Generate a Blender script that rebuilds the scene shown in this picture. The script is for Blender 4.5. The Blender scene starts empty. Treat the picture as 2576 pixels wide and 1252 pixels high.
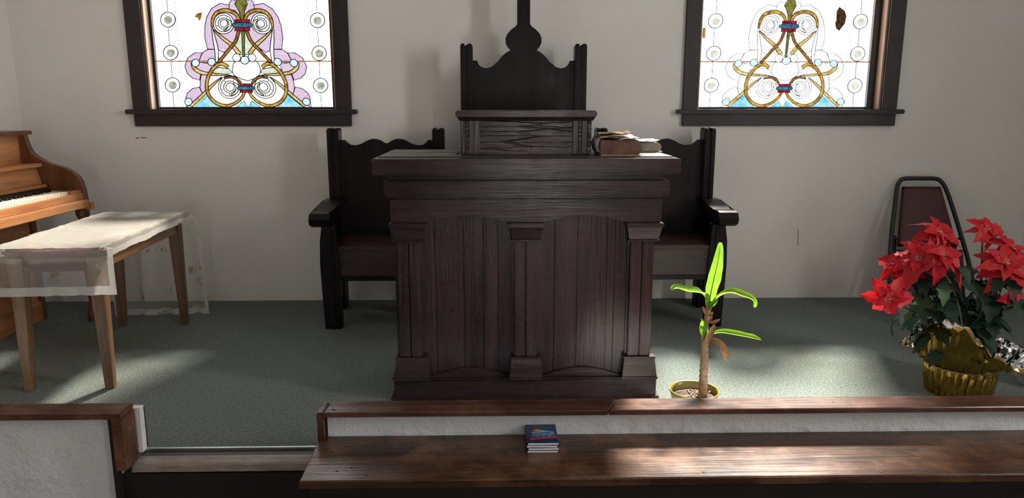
import bpy, bmesh, math, random
from mathutils import Vector, Matrix, noise
random.seed(7)
PI = math.pi
SC = bpy.context.scene
COL = SC.collection

# ------------------------------------------------------------------ camera, sky, sun, exposure
cam_d = bpy.data.cameras.new('camera')
cam = bpy.data.objects.new('camera', cam_d); COL.objects.link(cam)
cam.location = (0, 0, 1.15)
cam.rotation_euler = (math.radians(90 - 11.15), 0, math.radians(-1.2))
cam_d.sensor_width = 36.0; cam_d.lens = 36.0 * 1855 / 2576
cam_d.clip_start = 0.02
SC.camera = cam

world = bpy.data.worlds.new('sky'); SC.world = world
world.use_nodes = True
wb = world.node_tree.nodes['Background']
wb.inputs[0].default_value = (0.80, 0.90, 1.0, 1); wb.inputs[1].default_value = 3.0

sun_d = bpy.data.lights.new('sun', 'SUN')
sun = bpy.data.objects.new('sun', sun_d); COL.objects.link(sun)
sun_d.energy = 80.0; sun_d.angle = math.radians(7.0); sun_d.color = (1.0, 0.93, 0.84)
sun.rotation_euler = Vector((-0.42, -1.0, -1.2)).to_track_quat('-Z', 'Y').to_euler()
sun.location = (3, 9, 9)

vs = SC.view_settings
vs.view_transform = 'Standard'; vs.look = 'None'; vs.gamma = 1.0; vs.use_curve_mapping = False
vs.exposure = 0.0
SC.cycles.use_denoising = True
SC.cycles.max_bounces = 6; SC.cycles.diffuse_bounces = 4; SC.cycles.glossy_bounces = 2; SC.cycles.transparent_max_bounces = 10
SC.cycles.use_adaptive_sampling = True; SC.cycles.adaptive_threshold = 0.03
SC.cycles.sample_clamp_indirect = 8.0

W1S, W2S = 3.6, 5.5        # brightness of the white glass in the two chancel windows
SIDE_S, DOOR_S = 39.0, 10.0  # side windows of the nave, glazed door behind the camera

# ------------------------------------------------------------------ materials
MATS = {}
def nt_new(name):
    m = bpy.data.materials.new(name); m.use_nodes = True
    nt = m.node_tree; nt.nodes.clear()
    out = nt.nodes.new('ShaderNodeOutputMaterial')
    MATS[name] = m
    return m, nt, out
def N(nt, t, **kw):
    n = nt.nodes.new(t)
    for k, v in kw.items(): setattr(n, k, v)
    return n
def setin(n, **kw):
    for k, v in kw.items(): n.inputs[k.replace('_', ' ')].default_value = v
def bsdf(nt, out, col=(.5,.5,.5), rough=.5, metal=0.0, spec=.5):
    b = N(nt, 'ShaderNodeBsdfPrincipled')
    b.inputs['Base Color'].default_value = (*col, 1); b.inputs['Roughness'].default_value = rough
    b.inputs['Metallic'].default_value = metal; b.inputs['Specular IOR Level'].default_value = spec
    nt.links.new(b.outputs[0], out.inputs[0]); return b
def ramp(nt, stops):
    r = N(nt, 'ShaderNodeValToRGB'); e = r.color_ramp.elements
    while len(e) < len(stops): e.new(0.5)
    for el, (p, c) in zip(e, stops): el.position = p; el.color = (*c, 1) if len(c) == 3 else c
    return r
def coords(nt, scale=(1,1,1), rot=(0,0,0)):
    tc = N(nt, 'ShaderNodeTexCoord'); mp = N(nt, 'ShaderNodeMapping')
    mp.inputs['Scale'].default_value = scale; mp.inputs['Rotation'].default_value = rot
    nt.links.new(tc.outputs['Object'], mp.inputs[0]); return mp
def bump(nt, b, src, strength, dist=.01):
    bp = N(nt, 'ShaderNodeBump'); bp.inputs['Strength'].default_value = strength; bp.inputs['Distance'].default_value = dist
    nt.links.new(src, bp.inputs['Height']); nt.links.new(bp.outputs[0], b.inputs['Normal']); return bp

def plain(name, col, rough=.5, metal=0.0, spec=.5, var=0.12, vscale=8.0, bmp=0.0, bscale=40.0, bdist=.002):
    m, nt, out = nt_new(name); b = bsdf(nt, out, col, rough, metal, spec)
    mp = coords(nt); nz = N(nt, 'ShaderNodeTexNoise'); setin(nz, Scale=vscale, Detail=5.0)
    nt.links.new(mp.outputs[0], nz.inputs['Vector'])
    lo = tuple(c * (1 - var) for c in col); hi = tuple(min(1, c * (1 + var)) for c in col)
    r = ramp(nt, [(.3, lo), (.7, hi)]); nt.links.new(nz.outputs[0], r.inputs[0]); nt.links.new(r.outputs[0], b.inputs['Base Color'])
    if bmp:
        n2 = N(nt, 'ShaderNodeTexNoise'); setin(n2, Scale=bscale, Detail=6.0)
        nt.links.new(mp.outputs[0], n2.inputs['Vector']); bump(nt, b, n2.outputs[0], bmp, bdist)
    return m

def wood(name, dark, light, axis='z', freq=22.0, rough=.35, bmp=.25, worn=None, worn_amt=.5, spec=.5, crack=0.0, rvar=.15):
    """grain runs along axis; worn = bare colour showing through in patches"""
    m, nt, out = nt_new(name); b = bsdf(nt, out, dark, rough, 0, spec)
    sc = {'x': (.06, 1, 1), 'y': (1, .06, 1), 'z': (1, 1, .06)}[axis]
    mp = coords(nt, sc)
    nz = N(nt, 'ShaderNodeTexNoise'); setin(nz, Scale=freq, Detail=5.0, Roughness=.62, Distortion=.6)
    nt.links.new(mp.outputs[0], nz.inputs['Vector'])
    fine = N(nt, 'ShaderNodeTexNoise'); setin(fine, Scale=freq * 7, Detail=2.0)
    nt.links.new(mp.outputs[0], fine.inputs['Vector'])
    mix = N(nt, 'ShaderNodeMath', operation='MULTIPLY_ADD'); mix.inputs[1].default_value = .35
    nt.links.new(fine.outputs[0], mix.inputs[0]); nt.links.new(nz.outputs[0], mix.inputs[2])
    r = ramp(nt, [(.45, dark), (.85, light)]); nt.links.new(mix.outputs[0], r.inputs[0])
    col = r.outputs[0]
    big = coords(nt, (1, 1, 1)); pn = N(nt, 'ShaderNodeTexNoise'); setin(pn, Scale=5.0, Detail=4.0, Roughness=.65)
    nt.links.new(big.outputs[0], pn.inputs['Vector'])
    if worn:
        wr = ramp(nt, [(.50 - .2 * worn_amt, (0,0,0)), (.92 - .2 * worn_amt, (1,1,1))]); nt.links.new(pn.outputs[0], wr.inputs[0])
        mx = N(nt, 'ShaderNodeMix', data_type='RGBA'); nt.links.new(wr.outputs[0], mx.inputs[0])
        nt.links.new(col, mx.inputs[6]); mx.inputs[7].default_value = (*worn, 1); col = mx.outputs[2]
    nt.links.new(col, b.inputs['Base Color'])
    rr = N(nt, 'ShaderNodeMapRange'); rr.inputs[3].default_value = rough - rvar; rr.inputs[4].default_value = rough + rvar
    nt.links.new(pn.outputs[0], rr.inputs[0]); nt.links.new(rr.outputs[0], b.inputs['Roughness'])
    h = mix.outputs[0]
    if crack:
        vz = N(nt, 'ShaderNodeTexVoronoi', feature='DISTANCE_TO_EDGE'); setin(vz, Scale=freq * 2.2)
        nt.links.new(mp.outputs[0], vz.inputs['Vector'])
        cr = ramp(nt, [(0, (0,0,0)), (.08, (1,1,1))]); nt.links.new(vz.outputs['Distance'], cr.inputs[0])
        ad = N(nt, 'ShaderNodeMath', operation='MULTIPLY_ADD'); ad.inputs[1].default_value = crack
        nt.links.new(cr.outputs[0], ad.inputs[0]); nt.links.new(h, ad.inputs[2]); h = ad.outputs[0]
    bump(nt, b, h, bmp, .004)
    return m

wood('pulpit_wood', (.018,.0085,.0092), (.058,.030,.032), 'z', 20, .27, .35, spec=.4)
wood('pulpit_wood_across', (.017,.0092,.0100), (.050,.029,.032), 'x', 20, .26, .35, spec=.4)
wood('lectern_panel_wood', (.012,.008,.008), (.045,.030,.029), 'x', 26, .24, .8, crack=.4)
wood('slab_top_wood', (.020,.017,.015), (.060,.052,.046), 'x', 14, .42, .3)
wood('chair_wood', (.004,.0022,.0026), (.012,.0065,.0068), 'z', 22, .34, .2, spec=.22)
wood('chair_seat_wood', (.018,.008,.007), (.046,.020,.016), 'x', 22, .34, .2)
wood('window_wood', (.010,.006,.006), (.026,.017,.017), 'z', 18, .40, .2)
wood('window_wood_across', (.010,.006,.007), (.026,.017,.018), 'x', 18, .40, .25)
wood('jamb_wood_lit', (.26,.15,.10), (.50,.33,.23), 'z', 18, .35, .2)  # paled so the colour itself carries the daylight falling on the jambs
wood('rail_wood', (.030,.011,.006), (.105,.042,.024), 'x', 16, .26, .35, worn=(.20,.10,.062), worn_amt=.3, spec=.3, rvar=.06)
wood('bench_seat_wood', (.016,.0075,.0045), (.075,.034,.019), 'x', 15, .22, .4, worn=(.19,.095,.052), worn_amt=.1, spec=.35, rvar=.06)
wood('rail_wood_dark', (.022,.009,.006), (.080,.034,.021), 'x', 16, .24, .35, worn=(.17,.085,.055), worn_amt=.1, spec=.35, rvar=.06)
wood('nosing_wood', (.10,.08,.065), (.33,.29,.25), 'x', 18, .45, 1.0, worn=(.10,.05,.035), worn_amt=.4)
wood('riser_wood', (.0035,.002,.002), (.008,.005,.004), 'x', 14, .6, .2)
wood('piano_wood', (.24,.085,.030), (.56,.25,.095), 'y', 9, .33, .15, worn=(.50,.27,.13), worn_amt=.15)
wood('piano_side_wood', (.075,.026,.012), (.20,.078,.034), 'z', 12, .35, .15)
wood('stool_wood', (.075,.040,.018), (.21,.115,.055), 'z', 20, .38, .2)
wood('stool_apron_wood', (.13,.062,.024), (.30,.15,.065), 'y', 20, .36, .2)
wood('nave_wood', (.03,.018,.010), (.09,.055,.03), 'y', 10, .4, .2)

# plaster with a faint trowelled relief
def plaster(name, col, bstr=.35, bscale=9.0):
    m, nt, out = nt_new(name); b = bsdf(nt, out, col, .75, 0, .25)
    mp = coords(nt); a = N(nt, 'ShaderNodeTexNoise'); setin(a, Scale=bscale, Detail=5.0, Roughness=.6)
    nt.links.new(mp.outputs[0], a.inputs['Vector'])
    c = N(nt, 'ShaderNodeTexNoise'); setin(c, Scale=1.7, Detail=4.0); nt.links.new(mp.outputs[0], c.inputs['Vector'])
    r = ramp(nt, [(.3, tuple(v * .93 for v in col)), (.7, col)]); nt.links.new(c.outputs[0], r.inputs[0])
    nt.links.new(r.outputs[0], b.inputs['Base Color']); bump(nt, b, a.outputs[0], bstr, .02)
    return m
plaster('wall_plaster', (.80, .775, .735), .16, 7.0)
plaster('rail_plaster', (.66, .67, .68), .6, 16.0)
plaster('ceiling_plaster', (.68, .67, .64), .1)

# carpet: dark green loops with flecks
m, nt, out = nt_new('carpet'); b = bsdf(nt, out, (.03,.05,.045), .95, 0, .15)
mp = coords(nt); a = N(nt, 'ShaderNodeTexNoise'); setin(a, Scale=120.0, Detail=3.0, Roughness=.75); nt.links.new(mp.outputs[0], a.inputs['Vector'])
r = ramp(nt, [(.32, (.028,.044,.037)), (.50, (.075,.100,.086)), (.68, (.20,.225,.185))]); nt.links.new(a.outputs[0], r.inputs[0])
nt.links.new(r.outputs[0], b.inputs['Base Color']); bump(nt, b, a.outputs[0], .9, .006)
b.inputs['Sheen Weight'].default_value = .25; b.inputs['Sheen Roughness'].default_value = .5

plain('wall_grime', (.16,.135,.11), .8, var=.5, vscale=60)
plain('brass', (.62,.40,.16), .3, 1.0)
plain('steel_strip', (.60,.60,.58), .32, 1.0)
plain('black_tube', (.010,.010,.012), .35)
plain('maroon_vinyl', (.060,.010,.014), .42, bmp=.15, bscale=160)
plain('stool_vinyl_and_shade', (.075,.008,.014), .45, bmp=.1, bscale=120)
plain('ivory', (.78,.73,.62), .3, var=.05)
plain('ebony', (.012,.011,.011), .25)
plain('paper', (.72,.68,.58), .8, var=.08, vscale=30)
plain('paper_white', (.70,.70,.70), .8, var=.04)
plain('old_leather', (.115,.052,.030), .7, var=.45, vscale=22, bmp=.4, bscale=50)
plain('old_pages', (.27,.235,.175), .85, var=.3, vscale=30, bmp=.3, bscale=90)
plain('torn_cover', (.42,.25,.125), .8, var=.35, vscale=25)
plain('cover_navy', (.010,.022,.070), .30, var=.3, vscale=40)
plain('cover_blue', (.06,.16,.28), .35, var=.4, vscale=60)
plain('cover_teal', (.16,.30,.36), .35, var=.35, vscale=60)
plain('cover_deep', (.012,.045,.11), .35, var=.3, vscale=60)
plain('cover_orange', (.50,.19,.04), .4, var=.2)
plain('cover_red', (.34,.025,.03), .4, var=.15)
plain('cover_grey', (.22,.26,.32), .4, var=.2)
plain('dark_cover', (.022,.022,.024), .45)
plain('white_paint', (.72,.70,.66), .5)
plain('pot_glaze', (.20,.17,.035), .25, var=.2)
plain('pot_white', (.66,.66,.66), .35)
plain('soil', (.045,.024,.014), .95, var=.6, vscale=90, bmp=1.0, bscale=120, bdist=.01)
plain('stem_green', (.07,.10,.045), .6)
plain('trunk', (.24,.15,.095), .8, var=.4, vscale=60, bmp=.7, bscale=60)
plain('dead_leaf', (.26,.125,.055), .7, var=.35, vscale=40)
plain('lead', (.018,.016,.016), .5)
plain('cyathia', (.30,.27,.05), .5, var=.5, vscale=80)
plain('silver_foil', (.75,.74,.74), .16, 1.0, bmp=.3, bscale=60)
plain('gold_foil', (.52,.31,.065), .17, 1.0, var=.15, bmp=.3, bscale=45)
plain('band', (.25,.20,.14), .5)
plain('nail_head', (.01,.008,.008), .4)

def leafy(name, col, tcol, tw, rough=.45, var=.2):
    m, nt, out = nt_new(name)
    b = N(nt, 'ShaderNodeBsdfPrincipled'); b.inputs['Roughness'].default_value = rough; b.inputs['Specular IOR Level'].default_value = .2
    t = N(nt, 'ShaderNodeBsdfTranslucent'); mx = N(nt, 'ShaderNodeMixShader'); mx.inputs[0].default_value = tw
    mp = coords(nt); z = N(nt, 'ShaderNodeTexNoise'); setin(z, Scale=28.0, Detail=5.0); nt.links.new(mp.outputs[0], z.inputs['Vector'])
    for node, key, c in ((b, 'Base Color', col), (t, 'Color', tcol)):
        r = ramp(nt, [(.3, tuple(v * (1 - var) for v in c)), (.7, tuple(min(1, v * (1 + var)) for v in c))])
        nt.links.new(z.outputs[0], r.inputs[0]); nt.links.new(r.outputs[0], node.inputs[key])
    nt.links.new(b.outputs[0], mx.inputs[1]); nt.links.new(t.outputs[0], mx.inputs[2]); nt.links.new(mx.outputs[0], out.inputs[0])
    bump(nt, b, z.outputs[0], .25, .004)
    return m
leafy('bract', (.50,.014,.022), (.55,.015,.02), .35)
leafy('bract_light', (.58,.045,.055), (.55,.02,.03), .3)
leafy('leaf_dark', (.022,.046,.030), (.03,.07,.02), .2, .5)
leafy('leaf_pale', (.10,.17,.10), (.10,.2,.06), .3, .5)
leafy('leaf_bright', (.14,.27,.03), (.20,.40,.025), .5)

# sheer embroidered voile: thread and holes are real cover, not light
def voile(name, cover, col, spot):
    m, nt, out = nt_new(name)
    d = N(nt, 'ShaderNodeBsdfDiffuse'); t = N(nt, 'ShaderNodeBsdfTranslucent'); tr = N(nt, 'ShaderNodeBsdfTransparent')
    a = N(nt, 'ShaderNodeMixShader'); a.inputs[0].default_value = .35
    mp = coords(nt); v = N(nt, 'ShaderNodeTexVoronoi'); setin(v, Scale=9.0); nt.links.new(mp.outputs[0], v.inputs['Vector'])
    z = N(nt, 'ShaderNodeTexNoise'); setin(z, Scale=55.0, Detail=4.0); nt.links.new(mp.outputs[0], z.inputs['Vector'])
    s = N(nt, 'ShaderNodeMath', operation='MULTIPLY_ADD'); s.inputs[1].default_value = -.9
    nt.links.new(v.outputs['Distance'], s.inputs[0]); nt.links.new(z.outputs[0], s.inputs[2])
    r = ramp(nt, [(.36, (0,0,0)), (.42, (1,1,1))]); nt.links.new(s.outputs[0], r.inputs[0])
    cm = N(nt, 'ShaderNodeMix', data_type='RGBA'); cm.inputs[6].default_value = (*col, 1)
    hue = ramp(nt, [(.35, spot), (.5, (.30,.29,.14)), (.65, (.5,.36,.26))]); nt.links.new(v.outputs['Color'], hue.inputs[0])
    nt.links.new(hue.outputs[0], cm.inputs[7]); nt.links.new(r.outputs[0], cm.inputs[0])
    for nd in (d, t): nt.links.new(cm.outputs[2], nd.inputs[0])
    nt.links.new(d.outputs[0], a.inputs[1]); nt.links.new(t.outputs[0], a.inputs[2])
    f = N(nt, 'ShaderNodeMath', operation='MULTIPLY_ADD', use_clamp=True); f.inputs[1].default_value = .4; f.inputs[2].default_value = cover
    nt.links.new(r.outputs[0], f.inputs[0])
    mx = N(nt, 'ShaderNodeMixShader'); nt.links.new(f.outputs[0], mx.inputs[0])
    nt.links.new(tr.outputs[0], mx.inputs[1]); nt.links.new(a.outputs[0], mx.inputs[2]); nt.links.new(mx.outputs[0], out.inputs[0])
    return m
voile('voile', .26, (.80,.78,.72), (.42,.30,.26))
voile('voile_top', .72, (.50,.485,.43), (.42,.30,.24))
voile('lace', .70, (.82,.80,.76), (.7,.66,.6))

# daylit stained glass: scatters daylight (emission) and lets part of the sun through
def glass(name, c1, c2, strength, clear=.12, scale=18.0, thr=(.35,.65)):
    m, nt, out = nt_new(name)
    mp = coords(nt); z = N(nt, 'ShaderNodeTexNoise'); setin(z, Scale=scale, Detail=4.0, Distortion=1.0); nt.links.new(mp.outputs[0], z.inputs['Vector'])
    r = ramp(nt, [(thr[0], c1), (thr[1], c2)]); nt.links.new(z.outputs[0], r.inputs[0])
    e = N(nt, 'ShaderNodeEmission'); e.inputs[1].default_value = strength
    t = N(nt, 'ShaderNodeBsdfTransparent'); mx = N(nt, 'ShaderNodeMixShader'); mx.inputs[0].default_value = clear
    nt.links.new(r.outputs[0], e.inputs[0]); nt.links.new(r.outputs[0], t.inputs[0])
    nt.links.new(e.outputs[0], mx.inputs[1]); nt.links.new(t.outputs[0], mx.inputs[2]); nt.links.new(mx.outputs[0], out.inputs[0])
    if strength < 3: m.cycles.emission_sampling = 'NONE'   # small dim panes: found by bounces only
    return m
glass('glass_white_1', (1,.97,.93), (.95,.98,1), W1S, .42, 4)
glass('glass_white_2', (1,.98,.95), (.95,.98,1), W2S, .60, 4)
glass('glass_clear_1', (1,.98,.93), (.93,.98,1), 1.35, .25, 6)
glass('glass_clear_2', (1,.99,.96), (.95,.98,1), 2.6, .5, 6)
glass('glass_pale', (.80,.92,.98), (1,.98,.86), 1.15, .1, 8)
glass('glass_pink', (.66,.47,.68), (.86,.72,.86), 1.0, .08, 220, (.42,.55))
glass('glass_amber', (.36,.15,.02), (.85,.55,.10), .95, .06, 40)
glass('glass_brown', (.22,.075,.015), (.60,.27,.05), .9, .06, 40)
glass('glass_gold', (.60,.38,.05), (.95,.82,.35), .95, .06, 40)
glass('glass_olive', (.10,.13,.03), (.40,.34,.08), .8, .06, 40)
glass('glass_green', (.02,.09,.04), (.25,.30,.07), .8, .06, 40)
glass('glass_red', (.28,.005,.02), (.62,.03,.07), .8, .06, 60)
glass('glass_blue', (.02,.10,.28), (.10,.36,.42), .8, .06, 50)
glass('glass_cyan', (.10,.62,.82), (.55,.88,.95), 1.0, .08, 30)
glass('glass_sky', (.50,.75,.95), (.80,.93,1), 1.2, .1, 20)
glass('glass_sage', (.62,.70,.52), (.88,.93,.80), 1.0, .08, 60)
glass('glass_swirl', (.30,.33,.24), (.75,.78,.66), .8, .06, 50)
glass('glass_daylight', (1,.97,.92), (1,.99,.96), SIDE_S, .0, 3)
glass('glass_door', (1,.97,.92), (1,1,1), DOOR_S, .0, 3)
glass('glass_patch', (.030,.018,.012), (.16,.09,.05), .6, .0, 60)

# ------------------------------------------------------------------ object helpers
WL = {}
def link(name, me, mat, parent=None, smooth=False, kind=None):
    o = bpy.data.objects.new(name, me); COL.objects.link(o)
    if mat is not None and not me.materials: me.materials.append(MATS[mat])
    if smooth:
        for p in me.polygons: p.use_smooth = True
    if parent is not None: o.parent = parent
    WL[o.name] = WL[parent.name].copy() if parent is not None else Vector((0,0,0))
    if kind: o['kind'] = kind
    return o
def thing(name, label, cat=None, loc=(0,0,0), rotz=0, group=None, kind=None):
    o = bpy.data.objects.new(name, None); COL.objects.link(o)
    o.location = loc; o.rotation_euler = (0, 0, rotz); o.empty_display_size = .05
    WL[o.name] = Vector(loc)
    o['label'] = label
    if cat: o['category'] = cat
    if group: o['group'] = group
    if kind: o['kind'] = kind
    return o
def tag(o, label, cat=None, group=None, kind=None):
    o['label'] = label
    if cat: o['category'] = cat
    if group: o['group'] = group
    if kind: o['kind'] = kind
    return o
def finish(name, bm, mat, parent=None, smooth=False, local=False, kind=None, mats=None):
    """mesh verts are in room coordinates unless local"""
    if parent is not None and not local:
        bmesh.ops.translate(bm, verts=bm.verts, vec=-WL[parent.name])
    bmesh.ops.recalc_face_normals(bm, faces=bm.faces)
    me = bpy.data.meshes.new(name); bm.to_mesh(me); bm.free()
    if mats:
        for k in mats: me.materials.append(MATS[k])
    return link(name, me, mat, parent, smooth, kind)
def bm_box(bm, x0, x1, y0, y1, z0, z1, bev=0.0):
    vs_ = [bm.verts.new((x, y, z)) for x in (x0, x1) for y in (y0, y1) for z in (z0, z1)]
    fs = [bm.faces.new([vs_[i] for i in q]) for q in ((0,1,3,2),(4,6,7,5),(0,4,5,1),(2,3,7,6),(0,2,6,4),(1,5,7,3))]
    if bev:
        es = list({e for f in fs for e in f.edges})
        bmesh.ops.bevel(bm, geom=es, offset=bev, segments=2, affect='EDGES', clamp_overlap=True)
    return bm
def box(name, mat, x0, x1, y0, y1, z0, z1, parent=None, bev=.003, **kw):
    return finish(name, bm_box(bmesh.new(), x0, x1, y0, y1, z0, z1, bev), mat, parent, **kw)
def frustum(name, mat, bot, top, z0, z1, parent=None, bev=.0015, **kw):
    """bot/top = (x0,x1,y0,y1)"""
    bm = bmesh.new()
    a = [bm.verts.new(p) for p in ((bot[0],bot[2],z0),(bot[1],bot[2],z0),(bot[1],bot[3],z0),(bot[0],bot[3],z0))]
    c = [bm.verts.new(p) for p in ((top[0],top[2],z1),(top[1],top[2],z1),(top[1],top[3],z1),(top[0],top[3],z1))]
    bm.faces.new(a); bm.faces.new(c)
    for i in range(4): bm.faces.new((a[i], a[(i+1)%4], c[(i+1)%4], c[i]))
    if bev: bmesh.ops.bevel(bm, geom=list(bm.edges), offset=bev, segments=1, affect='EDGES', clamp_overlap=True)
    return finish(name, bm, mat, parent, **kw)
def bm_prism(bm, pts, plane, a, b, bev=0.0):
    """pts 2D; plane 'xz' extruded in y from a to b, 'yz' in x, 'xy' in z"""
    f = {'xz': lambda p, t: (p[0], t, p[1]), 'yz': lambda p, t: (t, p[0], p[1]), 'xy': lambda p, t: (p[0], p[1], t)}[plane]
    A = [bm.verts.new(f(p, a)) for p in pts]; B = [bm.verts.new(f(p, b)) for p in pts]
    n = len(pts); f1 = bm.faces.new(A); f2 = bm.faces.new(B)
    for i in range(n): bm.faces.new((A[i], A[(i+1)%n], B[(i+1)%n], B[i]))
    if bev:
        es = list(set(f1.edges) | set(f2.edges))
        bmesh.ops.bevel(bm, geom=es, offset=bev, segments=1, affect='EDGES', clamp_overlap=True)
    bmesh.ops.triangulate(bm, faces=[q for q in bm.faces if len(q.verts) > 4])
    return bm
def prism(name, mat, pts, plane, a, b, parent=None, bev=0.0, **kw):
    return finish(name, bm_prism(bmesh.new(), pts, plane, a, b, bev), mat, parent, **kw)
def spline(pts, n=6, closed=False):
    out = []; m = len(pts)
    for i in range(m if closed else m - 1):
        if closed: p0, p1, p2, p3 = (Vector(pts[(i+k) % m]) for k in (-1, 0, 1, 2))
        else: p0, p1, p2, p3 = (Vector(pts[min(max(i+k, 0), m-1)]) for k in (-1, 0, 1, 2))
        for j in range(n):
            t = j / n
            out.append(.5 * ((2*p1) + (p2-p0)*t + (2*p0-5*p1+4*p2-p3)*t*t + (3*p1-p0-3*p2+p3)*t**3))
    if not closed: out.append(Vector(pts[-1]))
    return out
def bm_tube(bm, pts, rad, seg=10, caps=True):
    pts = [Vector(p) for p in pts]; n = len(pts)
    rads = rad if isinstance(rad, (list, tuple)) else [rad] * n
    rings = []; up = None
    for i, p in enumerate(pts):
        t = (pts[min(i+1, n-1)] - pts[max(i-1, 0)]).normalized()
        if up is None: up = t.orthogonal().normalized()
        up = (up - t * up.dot(t)).normalized(); s = t.cross(up)
        rings.append([bm.verts.new(p + (up * math.cos(2*PI*k/seg) + s * math.sin(2*PI*k/seg)) * rads[i]) for k in range(seg)])
    for a, b in zip(rings, rings[1:]):
        for k in range(seg): bm.faces.new((a[k], a[(k+1)%seg], b[(k+1)%seg], b[k]))
    if caps: bm.faces.new(rings[0]); bm.faces.new(rings[-1])
    return bm
def tube(name, mat, pts, rad, parent=None, seg=10, **kw):
    return finish(name, bm_tube(bmesh.new(), pts, rad, seg), mat, parent, smooth=True, **kw)
def bm_lathe(bm, prof, cx, cy, seg=32, wob=None):
    rings = []
    for i, (r, z) in enumerate(prof):
        rings.append([bm.verts.new((cx + (r + (wob(i, k/seg) if wob else 0)) * math.cos(2*PI*k/seg), cy + (r + (wob(i, k/seg) if wob else 0)) * math.sin(2*PI*k/seg), z)) for k in range(seg)])
    for a, b in zip(rings, rings[1:]):
        for k in range(seg): bm.faces.new((a[k], a[(k+1)%seg], b[(k+1)%seg], b[k]))
    bm.faces.new(rings[0])
    return bm
def lathe(name, mat, prof, cx, cy, parent=None, seg=32, wob=None, smooth=True, **kw):
    return finish(name, bm_lathe(bmesh.new(), prof, cx, cy, seg, wob), mat, parent, smooth=smooth, **kw)
def grid_bm(fn, nu, nv, sel=None):
    bm = bmesh.new(); V = [[bm.verts.new(fn(i/nu, j/nv)) for j in range(nv+1)] for i in range(nu+1)]
    for i in range(nu):
        for j in range(nv):
            if sel is None or sel(i, j): bm.faces.new((V[i][j], V[i+1][j], V[i+1][j+1], V[i][j+1]))
    loose = [v for v in bm.verts if not v.link_faces]
    if loose: bmesh.ops.delete(bm, geom=loose, context='VERTS')
    return bm

# ================================================================== THE SETTING
XL, XR, YB, YR, ZC, ZN = -2.68, 3.15, 4.28, -6.0, 3.70, -0.42
GY = 4.36                                   # plane of the chancel window glass
OP = [(-1.955, -0.905), (1.148, 2.212)]     # window openings in the back wall
Z0, Z1 = 1.118, 3.15
bm = bmesh.new()
xs = [XL - .15, OP[0][0], OP[0][1], OP[1][0], OP[1][1], XR + .15]
for k in (0, 2, 4): bm_box(bm, xs[k], xs[k+1], YB, YB + .16, ZN, ZC)
for k in (1, 3):
    bm_box(bm, xs[k], xs[k+1], YB, YB + .16, ZN, Z0); bm_box(bm, xs[k], xs[k+1], YB, YB + .16, Z1, ZC)
tag(finish('wall_back', bm, 'wall_plaster'), 'white plaster wall behind the pulpit with two stained glass windows', kind='structure')
tag(box('wall_left', 'wall_plaster', XL - .15, XL, YR, YB, ZN, ZC, bev=0), 'white plaster side wall behind the piano', kind='structure')
WBK_ = bpy.data.objects['wall_back']
for pts_ in ([(-2.052,.953),(-2.028,.956),(-2.030,.962),(-2.050,.960)], [(-2.02,.957),(-1.99,.956),(-1.985,.961),(-2.018,.963)], [(1.792,.32),(1.796,.32),(1.790,.42),(1.787,.42)], [(.242,1.50),(.262,1.515),(.261,1.518),(.240,1.503)]):
    prism('wall_mark', 'wall_grime', pts_, 'xz', YB - .0006, YB + .001, WBK_)
SW = [(1.15, 1.55), (-1.2, -0.85)]             # side windows of the nave (y ranges), right of the frame
bm = bmesh.new()
ys = [YB, SW[0][1], SW[0][0], SW[1][1], SW[1][0], YR]
for k in (0, 2, 4): bm_box(bm, XR, XR + .15, ys[k+1], ys[k], ZN, ZC)
for k in (1, 3):
    bm_box(bm, XR, XR + .15, ys[k+1], ys[k], ZN, .95); bm_box(bm, XR, XR + .15, ys[k+1], ys[k], 2.55, ZC)
tag(finish('wall_right', bm, 'wall_plaster'), 'white plaster side wall with nave windows', kind='structure')
bm = bmesh.new(); DX = (0.25, 1.25)
bm_box(bm, XL, DX[0], YR - .15, YR, ZN, ZC); bm_box(bm, DX[1], XR, YR - .15, YR, ZN, ZC); bm_box(bm, DX[0], DX[1], YR - .15, YR, 1.70, ZC)
tag(finish('wall_rear', bm, 'nave_wood'), 'unseen wall at the entrance end of the nave, coloured dark to dim reflections', kind='structure')  # dark wood added here to keep wall reflections off the pulpit front
tag(box('ceiling', 'ceiling_plaster', XL - .15, XR + .15, YR - .15, YB + .16, ZC, ZC + .12, bev=0), 'plain pale ceiling', kind='structure')
tag(box('floor_nave', 'nave_wood', XL, XR, YR, 2.24, ZN - .08, ZN, bev=0), 'lower wooden nave floor', kind='structure')
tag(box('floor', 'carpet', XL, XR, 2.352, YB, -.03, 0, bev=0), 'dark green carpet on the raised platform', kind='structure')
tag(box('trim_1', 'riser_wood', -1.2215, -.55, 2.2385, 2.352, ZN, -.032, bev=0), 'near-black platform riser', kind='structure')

# step edge in the opening
XO0, XO1 = -1.19, -0.572
tag(box('trim_2', 'steel_strip', XO0, XO1, 2.345, 2.356, -.03, .004, bev=.001), 'bright metal carpet strip at the platform edge', kind='structure')
tag(box('trim_3', 'lead', XO0, XO1, 2.303, 2.345, -.032, -.006, bev=.001), 'dark band between carpet strip and worn nosing', kind='structure')
def nose(u, v):
    x = XO0 + (XO1 - XO0) * u; n1 = noise.noise((x * 22, v * 3, 1.3)); n2 = noise.noise((x * 60, v * 6, 8))
    a = v * PI * .5
    return (x, 2.303 - .065 * math.sin(a) - .004 * n1 - .002 * n2, -.026 + .024 * math.cos(a) + .003 * n1)
tag(finish('trim_4', grid_bm(nose, 90, 6), 'nosing_wood', smooth=True), 'worn paint-chipped wooden step nosing', kind='structure')

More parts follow.
